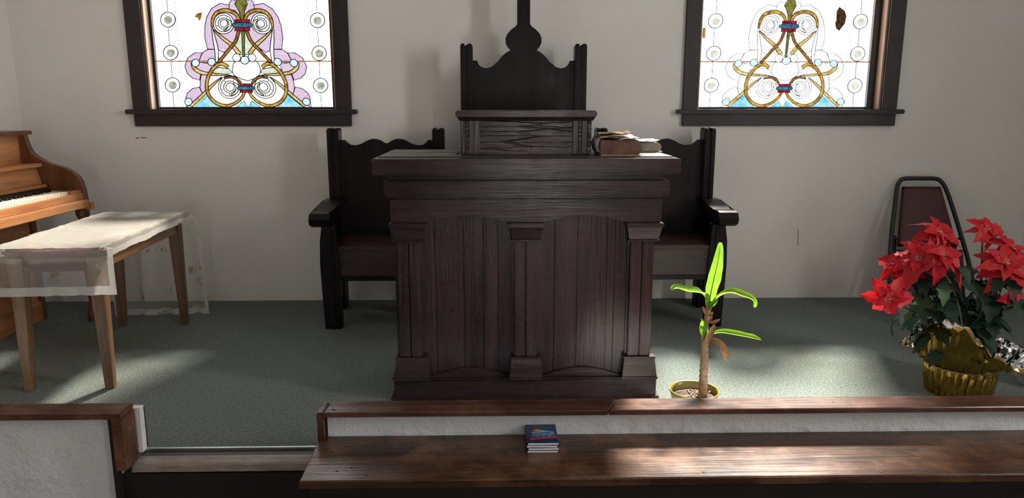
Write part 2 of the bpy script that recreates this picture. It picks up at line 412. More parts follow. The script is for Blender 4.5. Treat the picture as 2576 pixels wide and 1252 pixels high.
# low chancel walls with wooden caps
WF, WBK = 2.236, 2.292
wl = thing('wall_chancel_left', 'low white plaster chancel wall with brown wooden cap beside the step', loc=(-1.9, 2.26, 0), kind='structure')
def rough_box(name, mat, x0, x1, y0, y1, z0, z1, parent, nx, amp, seed):
    """plaster body with an uneven top and front"""
    def f(u, v):
        x = x0 + (x1-x0)*u; z = z0 + (z1-z0)*v; e = max(0, v - .9) * 10
        return (x, y0 + amp * .5 * noise.noise((x*9+seed, z*9, 0)), z + e * amp * noise.noise((x * 26 + seed, 3, 5)))
    b_ = grid_bm(f, nx, 20)
    bm_box(b_, x0, x1, y0 + .004, y1, z0, z1 - .004)
    return finish(name, b_, mat, parent)
rough_box('plaster', 'rail_plaster', XL, -1.222, WF, WBK, ZN, .171, wl, 120, .006, 1)
box('cap', 'rail_wood', XL, -1.192, 2.203, 2.298, .171, .190, wl, .004)
box('end_board', 'rail_wood', -1.222, -1.190, 2.203, 2.298, -.005, .171, wl, .003)
box('end_trim', 'riser_wood', -1.236, -1.2205, 2.214, 2.2384, -.30, .171, wl, 0)
wr = thing('wall_chancel_right', 'low white plaster chancel wall with dark wooden cap in front of the pulpit', loc=(1.0, 2.26, 0), kind='structure')
rough_box('plaster', 'rail_plaster', -.548, XR, WF, WBK, ZN, .172, wr, 260, .006, 6)
prism('cap_board', 'rail_wood_dark', [(-.552,2.203),(.352,2.203),(.398,2.298),(-.546,2.298)], 'xy', .172, .190, wr, .003)
prism('cap_board', 'rail_wood_dark', [(.356,2.203),(XR,2.203),(XR,2.298),(.402,2.298)], 'xy', .172, .1905, wr, .003)
box('end_board', 'rail_wood_dark', -.574, -.5535, 2.203, 2.298, -.02, .1895, wr, .003)
for x in (-.528, -.52, -.3, 1.1): 
    lathe('nail', 'nail_head', [(.0035, .1895), (.0035, .1912), (.001, .1915)], x, 2.25 + .03 * math.sin(x * 40), wr, 8)

# ------------------------------------------------------------------ chancel windows
KX = (-2.1070, 5.8366e-4, -5.870e-5, 1.5506e-8); KZ = (1.72016, 1.62e-6, -5.7510e-4, -1.63e-9)
def gp(c, dx):                               # drawing units -> metres on the glass
    return (KX[0] + KX[1]*c[0] + KX[2]*c[1] + KX[3]*c[0]*c[1] + dx, KZ[0] + KZ[1]*c[0] + KZ[2]*c[1] + KZ[3]*c[0]*c[1])
def stroke(pts, w):
    P = spline([(*p, 0) for p in pts], 6); n = len(P); L, R = [], []
    for i, p in enumerate(P):
        t = (P[min(i+1, n-1)] - P[max(i-1, 0)]).normalized(); nn = Vector((-t.y, t.x, 0))
        f = i / (n - 1)
        if isinstance(w, (list, tuple)):
            k = f * (len(w) - 1); a = min(int(k), len(w) - 2); ww = w[a] + (w[a+1] - w[a]) * (k - a)
        else: ww = w
        L.append((p + nn * ww / 2)[:2]); R.append((p - nn * ww / 2)[:2])
    return Strip(L + R[::-1])
class Strip(list): pass
def disc(cx, cy, r, n=24): return [(cx + r * math.cos(2*PI*k/n), cy + r * math.sin(2*PI*k/n)) for k in range(n)]
def ring_arc(cx, cy, r0, r1, a0, a1, n=14):
    A = [(cx + r1*math.cos(a0+(a1-a0)*k/n), cy + r1*math.sin(a0+(a1-a0)*k/n)) for k in range(n+1)]
    return A + [(cx + r0*math.cos(a1-(a1-a0)*k/n), cy + r0*math.sin(a1-(a1-a0)*k/n)) for k in range(n+1)]
def mir(pts, y_shift=0):                     # mirror about the motif's axis (it leans in the drawing)
    out_ = []
    for x, y in pts:
        ax = 1182 + (1224 - 1182) * (y - 243) / 600.0
        out_.append((2 * ax - x, y))
    return Strip(out_[::-1]) if isinstance(pts, Strip) else out_[::-1]
def came_bm(poly, w, y0, y1):
    bm = bmesh.new(); n = len(poly); c = [Vector((*p, 0)) for p in poly]; A, B = [], []
    for i in range(n):
        t1 = (c[i] - c[i-1]); t2 = (c[(i+1)%n] - c[i])
        t = (t1.normalized() if t1.length else Vector()) + (t2.normalized() if t2.length else Vector())
        if t.length < 1e-6: t = t2 if t2.length else Vector((1,0,0))
        t.normalize(); nn = Vector((-t.y, t.x, 0)) * w / 2
        A.append(c[i] + nn); B.append(c[i] - nn)
    for y in (y0, y1): pass
    va = [[bm.verts.new((p.x, y, p.y)) for p in A] for y in (y0, y1)]; vb = [[bm.verts.new((p.x, y, p.y)) for p in B] for y in (y0, y1)]
    for i in range(n):
        j = (i + 1) % n
        for q in ((va[0][i], va[0][j], vb[0][j], vb[0][i]), (va[0][i], va[1][i], va[1][j], va[0][j]), (vb[0][i], vb[0][j], vb[1][j], vb[1][i])):
            try: bm.faces.new(q)
            except ValueError: pass
    return bm
MOTIF = []
def both(poly, col, layer, w=.0050):
    MOTIF.append((poly, col, layer, w)); MOTIF.append((mir(poly), col, layer, w))
def one(poly, col, layer, w=.0050): MOTIF.append((poly, col, layer, w))
# pink grounds
both([(1060,52),(960,36),(880,85),(835,165),(818,250),(818,360),(842,465),(940,470),(1000,500),(1100,420),(1150,310),(1150,200),(1110,110)], 'glass_pink', 1)
both([(845,468),(795,500),(770,560),(760,590),(900,600),(960,590),(940,470)], 'glass_pink', 1)
both([(790,500),(720,502),(655,550),(628,630),(650,700),(700,745),(768,765),(780,700),(860,690),(890,610),(760,590)], 'glass_pink', 1)
both([(775,765),(772,840),(800,905),(850,860),(835,800),(850,712),(785,712)], 'glass_pink', 1)
both([(765,830),(700,845),(652,890),(638,930),(640,1025),(690,1010),(798,905)], 'glass_pink', 1)
both([(1050,90),(1052,30),(1078,0),(1140,20),(1158,110),(1150,150),(1108,105)], 'glass_pink', 2)
# sage wedge either side of the stem, white shell
one([(1160,300),(1205,300),(1300,440),(1240,520),(1120,520),(1090,450)], 'glass_sage', 2)
both([(870,660),(960,640),(1050,655),(1080,690),(1000,715),(880,715)], 'glass_sage', 2)
one([(1090,600),(1150,560),(1215,545),(1280,560),(1330,600),(1350,660),(1345,710),(1290,750),(1230,770),(1170,755),(1100,720),(1080,680)], 'glass_white', 2)
both([(850,900),(870,920),(965,1026),(720,1026)], 'glass_cyan', 2)
one([(1195,965),(1232,1028),(1110,1028)], 'glass_cyan', 2); one([(1270,965),(1355,1028),(1232,1028)], 'glass_cyan', 2)
# scroll eyes: spiral of clear segments
for (cx, cy, r, lay) in ((1000, 225, 98, 3), (1060, 830, 112, 3)):
    both(disc(cx, cy, r, 28), 'glass_white', lay, .0045)
    for k in range(5):
        a0 = .4 + k * 1.2
        both(ring_arc(cx, cy, r * .52, r * .80, a0, a0 + 1.2, 6), 'glass_white', lay + 1, .0045)
    both(disc(cx + 4, cy, r * .36, 18), 'glass_white', lay + 2, .0045)
    both(stroke([(cx + r*.35, cy - r*.35), (cx + r*.66, cy - .05*r), (cx + r*.55, cy + r*.45), (cx + r*.1, cy + r*.72)], [14, 30, 26, 8]), 'glass_sage', lay + 3, .0045)
# lances and hooks
both(stroke([(893,270),(915,380),(935,480),(938,590)], [8, 30, 36, 26]), 'glass_pale', 5)
both(stroke([(905,285),(990,360),(1080,430),(1152,512)], [6, 26, 34, 38]), 'glass_gold', 5)
both(stroke([(706,595),(722,645),(780,688),(860,704),(960,712),(1070,718)], [26, 34, 32, 28, 20, 4]), 'glass_gold', 5)
both(stroke([(985,735),(900,810),(800,915),(690,1018)], [6, 26, 30, 34]), 'glass_gold', 6)
# upper amber scroll arms, crossing bars, great C scrolls
both(stroke([(1152,192),(1120,140),(1060,108),(1000,104),(940,125),(903,180),(893,262)], [26, 28, 32, 32, 32, 30, 14]), 'glass_amber', 6)
both(stroke([(1148,296),(1120,390),(1050,480),(958,592)], 27), 'glass_brown', 7)
both(stroke([(1048,640),(1005,612),(950,616),(895,668),(856,745),(845,830),(868,915),(935,985),(1030,1014),(1120,985),(1180,930),(1203,880)], [30, 34, 32, 30, 30, 30, 28, 30, 30, 28, 26, 24]), 'glass_amber', 7)
both(stroke([(1168,795),(1130,755),(1075,735),(1010,745)], [22, 20, 18, 12]), 'glass_brown', 6)
# little pearls
for c in ((740,600,36), (892,590,36), (1130,550,38), (672,974,36)):
    both(disc(c[0], c[1], c[2], 18), 'glass_sky' if c[0] < 1000 else 'glass_white', 8, .0045)
one(disc(1208, 572, 40, 18), 'glass_sky', 8, .0045)
# stem, fleur, knots
one([(1176,298),(1206,298),(1207,540),(1186,540)], 'glass_green', 8)
one([(1150,-30),(1200,-30),(1232,45),(1205,110),(1194,192),(1168,192),(1153,110),(1112,45)], 'glass_olive', 8)
for cx, cy, s in ((1185, 243, 1.0), (1222, 842, .84)):
    one([(cx-74*s, cy-52*s), (cx+72*s, cy-52*s), (cx+70*s, cy-22*s), (cx-70*s, cy-22*s)], 'glass_red', 9)
    one([(cx-70*s, cy+22*s), (cx+70*s, cy+22*s), (cx+73*s, cy+52*s), (cx-72*s, cy+52*s)], 'glass_red', 9)
    one([(cx-100*s, cy), (cx-84*s, cy-18*s), (cx-30*s, cy-24*s), (cx+30*s, cy-24*s), (cx+84*s, cy-18*s), (cx+100*s, cy), (cx+84*s, cy+18*s), (cx+30*s, cy+22*s), (cx-30*s, cy+22*s), (cx-84*s, cy+18*s)], 'glass_blue', 10)
ROUNDELS = [(468,188), (494,500), (512,810), (1894,194), (1910,505), (1924,815), (450,-130), (1878,-130)]

def chancel_window(i, label, dx, white, drop):
    x0, x1 = OP[i]
    root = thing('window_%d' % (i + 1), label, loc=((x0+x1)/2, YB, Z0), kind='structure')
    cw = .086
    box('casing', 'window_wood', x0 - cw, x0, YB - .022, YB + .01, Z0, Z1 + cw, root, .003)
    box('casing', 'window_wood', x1, x1 + cw, YB - .022, YB + .01, Z0, Z1 + cw, root, .003)
    box('casing', 'window_wood_across', x0, x1, YB - .022, YB + .01, Z1, Z1 + cw, root, .003)
    box('sill', 'window_wood_across', x0 - cw - .034, x1 + cw + .034, YB - .050, YB + .075, Z0 - .026, Z0, root, .005)
    box('apron', 'window_wood_across', x0 - cw + .002, x1 + cw - .002, YB - .022, YB + .0, Z0 - .094, Z0 - .026, root, .003)
    box('jamb', 'jamb_wood_lit', x0, x0 + .012, YB + .0, YB + .15, Z0, Z1, root, .002)
    box('jamb', 'jamb_wood_lit', x1 - .012, x1, YB + .0, YB + .15, Z0, Z1, root, .002)
    box('jamb', 'jamb_wood_lit', x0 + .012, x1 - .012, YB + .0, YB + .15, Z1 - .012, Z1, root, .002)
    # sash frame and glazing bead
    a, b = x0 + .012, x1 - .012
    gx0, gx1 = gp((330, 600), dx)[0], gp((2030, 600), dx)[0]
    gx0, gx1 = max(gx0, a + .014), min(gx1, b - .014)
    for p, q in ((a, gx0), (gx1, b)): box('sash', 'window_wood', p, q, GY - .022, GY + .03, Z0, Z1 - .012, root, .002)
    box('sash', 'window_wood_across', gx0, gx1, GY - .010, GY + .03, Z0, Z0 + .012, root, .002)
    box('sash', 'window_wood_across', gx0, gx1, GY - .022, GY + .03, Z1 - .05, Z1 - .012, root, .002)
    # clear panes behind the coloured motif
    cxs = [gx0, gx0 + .130, gx1 - .120, gx1]; czs = [Z0 + .012, 1.385, 1.99, 2.55, Z1 - .05]
    for p, q in zip(cxs, cxs[1:]):
        for r_, s in zip(czs, czs[1:]):
            pn = box('pane', white, p + .001, q - .001, GY, GY + .004, r_ + .001, s - .001, root, 0)
            poly = [(p, r_), (q, r_), (q, s), (p, s)]
            finish('lead_came', came_bm(poly, .0030, GY - .001, GY), 'lead', pn)
    for k, (poly, col, lay, w) in enumerate(MOTIF):
        if k in drop: continue
        if i == 1 and col in ('glass_pink', 'glass_sage', 'glass_pale'): col = 'glass_white'
        if i == 1: w *= .7
        if col == 'glass_white': col = 'glass_clear_%d' % (i + 1)
        P2 = [gp(c, dx) for c in poly]
        P2 = [(min(max(x, gx0), gx1), max(z, Z0 + .012)) for x, z in P2]
        y = GY - .0022 * lay
        if isinstance(poly, Strip):
            bm = bmesh.new(); h_ = len(P2) // 2
            V4 = [[bm.verts.new((x, yy, z)) for x, z in P2] for yy in (y, y + .0018)]
            for j in range(h_ - 1):
                for V in V4: bm.faces.new((V[j], V[j+1], V[-j-2], V[-j-1]))
            for j in range(len(P2)):
                j2 = (j + 1) % len(P2); bm.faces.new((V4[0][j], V4[0][j2], V4[1][j2], V4[1][j]))
            pn = finish('pane', bm, col, root)
        else: pn = prism('pane', col, P2, 'xz', y, y + .0018, root)
        finish('lead_came', came_bm(P2, w, y - .0009, y + .0002), 'lead', pn)
    for (cx, cy) in ROUNDELS:
        P2 = [gp(c, dx) for c in disc(cx, cy, 70, 28)]
        pn = prism('roundel', white if i else 'glass_clear_1', P2, 'xz', GY - .004, GY - .001, root)
        finish('lead_came', came_bm(P2, .0045, GY - .005, GY - .001), 'lead', pn)
        prism('bullseye', 'glass_swirl' if not i else 'glass_sage', [gp(c, dx) for c in disc(cx + 2, cy + 4, 38, 16)], 'xz', GY - .007, GY - .0042, pn)
        g0, g1 = gp((cx, cy + 72), dx), gp((cx + 6, cy + 240), dx)
        box('lead_bar', 'lead', g0[0] - .0016, g0[0] + .0016, GY - .003, GY, max(g1[1], Z0 + .012), g0[1], root, 0)
    box('saddle_bar', 'glass_brown', gx0, gx1, GY - .006, GY - .003, 1.383, 1.3895, root, 0)
    return root
w1 = chancel_window(0, 'stained glass window above the piano stool, pink grounds and amber scrolls', 0.0, 'glass_white_1', set())
w2 = chancel_window(1, 'whiter stained glass window above the folded chair, with a dark patched hole', 3.097, 'glass_white_2', set())
prism('patch', 'glass_patch', [(1.945,1.665),(1.958,1.690),(1.990,1.668),(2.002,1.640),(1.997,1.600),(1.968,1.560),(1.950,1.572),(1.942,1.600),(1.955,1.640)], 'xz', GY - .012, GY - .006, w2)
box('latch', 'brass', 1.176, 1.192, GY - .034, GY - .020, 1.515, 1.572, w2, .002)
prism('patch', 'glass_brown', [(-1.692,1.628),(-1.672,1.648),(-1.648,1.650),(-1.655,1.625),(-1.668,1.604),(-1.672,1.622)], 'xz', GY - .012, GY - .006, w1)

# nave windows and entrance door (they light the room from the side and from behind)
for k, (y0, y1) in enumerate(SW):
    r_ = thing('window_%d' % (k + 3), 'plain daylit nave window in the side wall', loc=(XR, (y0+y1)/2, .95), kind='structure')
    for zz in ((.97, 1.74), (1.78, 2.53)):
        for yy in ((y0 + .02, (y0+y1)/2 - .015), ((y0+y1)/2 + .015, y1 - .02)):
            box('pane', 'glass_daylight', XR + .06, XR + .066, yy[0], yy[1], zz[0], zz[1], r_, 0)
    for a in ((y0, y0 + .02, .95, 2.55), (y1 - .02, y1, .95, 2.55), ((y0+y1)/2 - .015, (y0+y1)/2 + .015, .95, 2.55)):
        box('sash_bar', 'window_wood', XR + .03, XR + .09, *a, r_, 0)
    for a in ((.95, .97), (1.74, 1.78), (2.53, 2.55)):
        box('sash_bar', 'window_wood', XR + .032, XR + .088, y0 + .02, y1 - .02, *a, r_, 0)
r_ = thing('door_1', 'glazed entrance door at the far end of the nave', loc=(.75, YR, ZN), kind='structure')
box('pane', 'glass_door', DX[0] + .1, DX[1] - .1, YR - .06, YR - .05, ZN + .25, 1.60, r_, 0)
for a in ((DX[0], DX[0] + .1, ZN, 1.70), (DX[1] - .1, DX[1], ZN, 1.70), (DX[0] + .1, DX[1] - .1, ZN, ZN + .25), (DX[0] + .1, DX[1] - .1, 1.60, 1.70)):
    box('stile', 'window_wood', a[0], a[1], YR - .09, YR - .02, a[2], a[3], r_, .003)

# ================================================================== PULPIT
PX = .112
pu = thing('pulpit', 'large dark reddish wooden pulpit with three pilasters and scalloped boards', 'pulpit', (PX, 2.95, 0))
XA, XB = -.380, .602
box('side_panel', 'pulpit_wood', XA, XA + .03, 2.79, 3.13, .0, .80, pu, .003)
box('side_panel', 'pulpit_wood', XB - .03, XB, 2.79, 3.13, .0, .80, pu, .003)
box('back_panel', 'pulpit_wood', XA + .03, XB - .03, 3.10, 3.13, .0, .80, pu, .002)
px_edges = [XA + .03, -.237, -.128, -.052, .005, .112, .222, .310, .425, .455, XB - .03]
for k, (a, b) in enumerate(zip(px_edges, px_edges[1:])):
    dy = .0012 * ((k * 7) % 3)
    box('plank', 'pulpit_wood', a + .0007, b - .0007, 2.778 + dy, 2.795, .06, .76, pu, .0014)
# plinth, shoe and arched bottom rail
box('plinth', 'pulpit_wood_across', -.407, .630, 2.755, 3.16, .008, .082, pu, .003)
box('shoe', 'pulpit_wood_across', -.420, .643, 2.744, 3.17, 0, .012, pu, .004)
box('plinth_bead', 'pulpit_wood_across', -.413, .636, 2.749, 3.165, .082, .090, pu, .003)
bays = [(-.262, .046), (.178, .486)]
pts = [(XA, .088), (XB, .088), (XB, .094)]
for a, b in reversed(bays):
    for k in range(15):
        t = k / 14; pts.append((b + (a - b) * t, .094 + .033 * math.sin(PI * t)))
pts.append((XA, .094))
prism('arched_rail', 'pulpit_wood_across', pts, 'xz', 2.766, 2.79, pu, .001)
# frieze with scalloped lower edge
pts = [(-.398, .800), (.622, .800), (.622, .711)]
for a, b in reversed(bays):
    for k in range(15):
        t = k / 14; pts.append((b + (a - b) * t, .711 + .028 * math.sin(PI * t)))
pts.append((-.398, .711))
prism('frieze', 'pulpit_wood_across', pts, 'xz', 2.745, 2.79, pu, .001)
box('frieze_return', 'pulpit_wood_across', -.398, XA, 2.79, 3.15, .711, .80, pu, .002)
box('frieze_return', 'pulpit_wood_across', XB, .622, 2.79, 3.15, .711, .80, pu, .002)
box('bed_moulding', 'pulpit_wood_across', -.396, .620, 2.752, 3.150, .798, .816, pu, .002)
box('cornice', 'pulpit_wood_across', -.415, .642, 2.708, 3.160, .815, .871, pu, .004)
box('cornice_bead', 'pulpit_wood_across', -.408, .634, 2.718, 3.156, .807, .815, pu, .003)
box('crown_moulding', 'pulpit_wood_across', -.404, .630, 2.742, 3.158, .871, .898, pu, .002)
box('top_slab', 'pulpit_wood_across', -.450, .668, 2.658, 3.185, .897, .955, pu, .005)
ed = [2.735, 2.85, 2.965, 3.075, 3.182]
for k in range(4):
    box('top_board', 'slab_top_wood', -.436, .655, ed[k] + .001, ed[k+1] - .001, .952, .9585 - .0006 * (k % 2), pu, .001)
# pilasters
for c, wdt in ((-.334, .070), (.112, .067), (.557, .070)):
    w = wdt
    box('capital_slab', 'pulpit_wood_across', c - w, c + w, 2.712, 2.775, .696, .711, pu, .002)
    frustum('capital', 'pulpit_wood_across', (c - w * .80, c + w * .80, 2.738, 2.775), (c - w * .96, c + w * .96, 2.720, 2.775), .645, .696, pu)
    box('capital_bead', 'pulpit_wood_across', c - w * .86, c + w * .86, 2.734, 2.775, .638, .645, pu, .002)
    for a, b in ((-.66, -.04), (.0, .62)):
        box('shaft_strip', 'pulpit_wood', c + a * w, c + b * w, 2.752, 2.78, .178, .638, pu, .003)
    box('shaft_edge', 'pulpit_wood', c - .80 * w, c - .68 * w, 2.766, 2.78, .178, .638, pu, .002)
    box('base_bead', 'pulpit_wood_across', c - w * .90, c + w * .90, 2.738, 2.78, .171, .178, pu, .002)
    frustum('pilaster_base', 'pulpit_wood_across', (c - w * .98, c + w * .98, 2.730, 2.78), (c - w * .86, c + w * .86, 2.742, 2.78), .100, .171, pu)
    box('base_slab', 'pulpit_wood_across', c - w * 1.03, c + w * 1.03, 2.726, 2.78, .090, .100, pu, .002)

# book stand on the pulpit
bs = thing('book_stand', 'weathered dark wooden book stand box on top of the pulpit', 'book stand', (PX, 2.95, .9585))
BX0, BX1 = -.136, .362
box('body', 'pulpit_wood', BX0, BX1, 2.846, 3.10, .9585, 1.094, bs, .002)
box('front_panel', 'lectern_panel_wood', -.063, .288, 2.836, 2.848, .9725, 1.090, bs, .001)
for a in (-.128, -.116, -.098, -.084):
    pass
for k, (a, b) in enumerate(((-.137,-.122), (-.119,-.104), (-.101,-.090), (-.087,-.068), (.291,.308), (.313,.322), (.326,.343), (.347,.362))):
    box('strip', 'lectern_panel_wood' if k in (1, 5, 7) else 'pulpit_wood', a, b, 2.826 + .006 * (k % 2), 2.848, .9605, 1.092, bs, .002)
box('rail', 'pulpit_wood_across', -.066, .290, 2.838, 2.848, .9585, .9725, bs, .001)
frustum('cornice', 'pulpit_wood_across', (-.139, .366, 2.824, 3.11), (-.150, .376, 2.812, 3.12), 1.086, 1.102, bs)
box('top_slab', 'pulpit_wood_across', -.153, .379, 2.808, 3.125, 1.101, 1.124, bs, .004)

# ================================================================== CLERGY CHAIRS
def post(name, mat, x0, x1, y0, y1, z0, z1, parent):
    """upright with a groove down its face and over its top"""
    w = x1 - x0; g0, g1 = x0 + w * .36, x0 + w * .64; d = .014; ch = .012
    front = [(x0, z0), (x1, z0), (x1, z1 - ch), (x1 - ch * .6, z1), (g1 + .004, z1), (g1, z1 - d), (g0, z1 - d), (g0 - .004, z1), (x0 + ch * .6, z1), (x0, z1 - ch)]
    bm = bm_prism(bmesh.new(), front, 'xz', y0 + .010, y1)
    bm_prism(bm, [(x0 + .004, z0), (g0, z0), (g0, z1 - .004), (x0 + .010, z1 - .004), (x0 + .004, z1 - ch)], 'xz', y0, y0 + .010)
    bm_prism(bm, [(g1, z0), (x1 - .004, z0), (x1 - .004, z1 - ch), (x1 - .010, z1 - .004), (g1, z1 - .004)], 'xz', y0, y0 + .010)
    return finish(name, bm, mat, parent)
def armrest(xc, side, parent, y0=3.66, y1=4.06, ztop=.614):
    """S shaped arm that rolls over at the front; side = outward sign"""
    prof = [(y1, ztop + .022), (y1 - .10, ztop + .024), (y1 - .18, ztop + .010), (y1 - .26, ztop - .004), (y0 + .05, ztop), (y0 + .02, ztop - .006), (y0, ztop - .035), (y0 + .012, ztop - .066), (y0 + .04, ztop - .078), (y0 + .075, ztop - .066), (y0 + .085, ztop - .042), (y1 - .24, ztop - .040), (y1 - .16, ztop - .028), (y1 - .10, ztop - .014), (y1, ztop - .014)]
    return prism('armrest', 'chair_wood', prof, 'yz', xc - .052, xc + .052, parent, .006)
def clergy_chair(cx, label, width, top, crest, ypost, group=None, name='clergy_armchair', low=False):
    t = thing(name, label, 'chair', (cx, 3.95, 0), group=group)
    h = width / 2; x0, x1 = cx - h, cx + h; pw = .064
    for s in (-1, 1):
        a = x0 if s < 0 else x1 - pw
        post('post', 'chair_wood', a, a + pw, ypost - .10, ypost, .0, top, t)
        # front leg board: shaped side panel, tapering outline
        xo = cx + s * (h - .078); q_ = lambda d, z: (xo + s * d, z)
        pts_ = [q_(-.040, 0), q_(.046, 0), q_(.052, .20), q_(.056, .34), q_(.052, .46), q_(.040, .545), q_(-.030, .545), q_(-.034, .44), q_(-.040, .30)]
        prism('front_leg', 'chair_wood', pts_, 'xz', 3.70, 3.755, t, .004)
        prism('leg_moulding', 'chair_wood', [(xo - .012, 0), (xo + .010, 0), (xo + .014, .30), (xo + .008, .53), (xo - .010, .53)], 'xz', 3.692, 3.702, t, .002)
        prism('side_panel', 'chair_wood', [(3.75, .24), (ypost - .09, .24), (ypost - .09, .63), (3.95, .60), (3.75, .545)], 'yz', xo + s * .040 - .012, xo + s * .040 + .012, t, .003)
        armrest(cx + s * (h - .052 + .004 + (.044 if not low else .0)) - s * .03, s, t)
    box('seat', 'chair_seat_wood', x0 + .055, x1 - .055, 3.715, ypost - .08, .412, .434, t, .006)
    box('seat_rail', 'chair_seat_wood', x0 + .05, x1 - .05, 3.725, 3.750, .276, .412, t, .003)
    box('lower_bead', 'chair_wood', x0 + .05, x1 - .05, 3.722, 3.755, .250, .276, t, .004)
    pts_ = [(x0 + pw - .006, .40), (x1 - pw + .006, .40)] + [(cx - p[0], p[1]) for p in crest] + [(cx + p[0], p[1]) for p in reversed(crest[:-1])][0:]
    # crest points run from the right edge to the middle, mirrored for the left
    right = [(cx + p[0], p[1]) for p in crest]; left = [(cx - p[0], p[1]) for p in reversed(crest)]
    if abs(crest[-1][0]) < 1e-6: left = left[1:]
    pts_ = [(x0 + pw - .006, .40), (x1 - pw + .006, .40)] + right + left
    prism('back_panel', 'chair_wood', pts_, 'xz', ypost - .062, ypost - .030, t, .003)
    return t
hw = .319
crest_side = [(hw - .060, .953), (hw - .090, .953), (hw - .098, .938), (hw - .118, .923), (hw - .150, .920), (.135, .934), (.108, .950), (.080, .9595), (.052, .9585), (.026, .949), (.010, .937), (0, .931)]
clergy_chair(-.606, 'dark wooden clergy armchair left of the pulpit, behind the step opening', .638, 1.018, crest_side, 4.17, 'pair of side clergy armchairs')
clergy_chair(.878, 'dark wooden clergy armchair right of the pulpit, behind the potted plant', .662, 1.018, [(p[0] + (.012 if p[0] > .2 else 0), p[1]) for p in crest_side], 4.17, 'pair of side clergy armchairs')
hw = .336
crest_c = [(hw - .060, 1.375), (hw - .088, 1.375), (hw - .094, 1.352), (hw - .112, 1.337), (hw - .138, 1.332), (hw - .165, 1.340), (.140, 1.368), (.115, 1.398), (.092, 1.418), (.068, 1.427), (.066, 1.430), (.085, 1.445), (.095, 1.466), (.096, 1.490), (.086, 1.514), (.066, 1.535), (.044, 1.550), (.031, 1.562), (.031, 1.95), (.045, 1.97), (.030, 2.01), (0, 2.05)]
th = clergy_chair(.147, 'tall central throne chair behind the pulpit with onion finial and spire', .672, 1.461, crest_c, 4.12, None, 'throne_chair', True)

# ================================================================== PIANO (against the left wall)
pi = thing('piano', 'worn brown upright piano with open keyboard against the left wall', 'piano', (-2.45, 3.2, 0))
PY0, PY1 = 2.56, 3.90
CH = [(-2.438,.994),(-2.436,.965),(-2.430,.929),(-2.416,.898),(-2.388,.873),(-2.344,.851),(-2.295,.834),(-2.251,.822),(-2.213,.801),(-2.187,.774),(-2.174,.747),(-2.167,.711),(-2.160,.625)]
for y0, y1 in ((PY1, PY1 + .035), (PY0 - .035, PY0)):
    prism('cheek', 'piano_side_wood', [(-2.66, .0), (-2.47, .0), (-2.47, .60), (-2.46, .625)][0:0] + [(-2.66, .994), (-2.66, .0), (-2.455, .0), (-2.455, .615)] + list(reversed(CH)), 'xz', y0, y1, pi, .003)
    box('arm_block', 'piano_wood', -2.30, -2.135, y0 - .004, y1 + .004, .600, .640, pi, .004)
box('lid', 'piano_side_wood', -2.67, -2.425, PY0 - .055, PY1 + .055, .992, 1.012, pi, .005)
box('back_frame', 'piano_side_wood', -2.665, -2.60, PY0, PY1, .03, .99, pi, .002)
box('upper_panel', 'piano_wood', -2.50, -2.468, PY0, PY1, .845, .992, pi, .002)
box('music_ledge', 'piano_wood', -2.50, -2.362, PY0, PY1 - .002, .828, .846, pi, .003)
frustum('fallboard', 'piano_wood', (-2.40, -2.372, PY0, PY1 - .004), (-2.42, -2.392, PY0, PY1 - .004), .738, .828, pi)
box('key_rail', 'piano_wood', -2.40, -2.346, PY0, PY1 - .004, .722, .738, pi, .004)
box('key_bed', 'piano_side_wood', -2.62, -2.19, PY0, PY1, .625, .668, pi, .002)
box('key_slip', 'piano_wood', -2.205, -2.168, PY0, PY1, .655, .693, pi, .004)
box('front_rail', 'piano_wood', -2.215, -2.145, PY0, PY1, .615, .657, pi, .004)
box('key_block', 'piano_wood', -2.36, -2.178, PY1 - .100, PY1, .668, .706, pi, .004)
box('key_block', 'piano_wood', -2.36, -2.178, PY0, PY0 + .05, .668, .706, pi, .004)
wk = bm_box(bmesh.new(), -2.36, -2.19, -.0106, .0106, .672, .709, .0015); me_w = bpy.data.meshes.new('white_key'); 
bmesh.ops.translate(wk, verts=wk.verts, vec=-Vector((-2.45, 0, 0))); wk.to_mesh(me_w); wk.free(); me_w.materials.append(MATS['ivory'])
bk = bm_box(bmesh.new(), -2.36, -2.262, -.0058, .0058, .700, .722, .002); me_b = bpy.data.meshes.new('black_key')
bmesh.ops.translate(bk, verts=bk.verts, vec=-Vector((-2.45, 0, 0))); bk.to_mesh(me_b); bk.free(); me_b.materials.append(MATS['ebony'])
y = PY1 - .112; k = 0
while y > PY0 + .06:
    o = link('white_key', me_w, None, pi); o.location = (0, y - 3.2, 0)
    if k % 7 in (1, 2, 4, 5, 6):
        o = link('black_key', me_b, None, pi); o.location = (0, y + .0112 - 3.2, 0)
    y -= .0224; k += 1
box('lower_panel', 'piano_wood', -2.50, -2.470, PY0, PY1, .10, .625, pi, .003)
box('bottom_board', 'piano_wood', -2.52, -2.455, PY0, PY1, .0, .105, pi, .004)
for yy in (PY1 + .002, PY0 + .01):
    lathe('leg', 'piano_side_wood', [(.030,0),(.030,.05),(.022,.06),(.018,.10),(.024,.30),(.028,.42),(.016,.46),(.030,.50),(.030,.53),(.018,.545),(.034,.575),(.034,.60)], -2.185, yy, pi, 16)

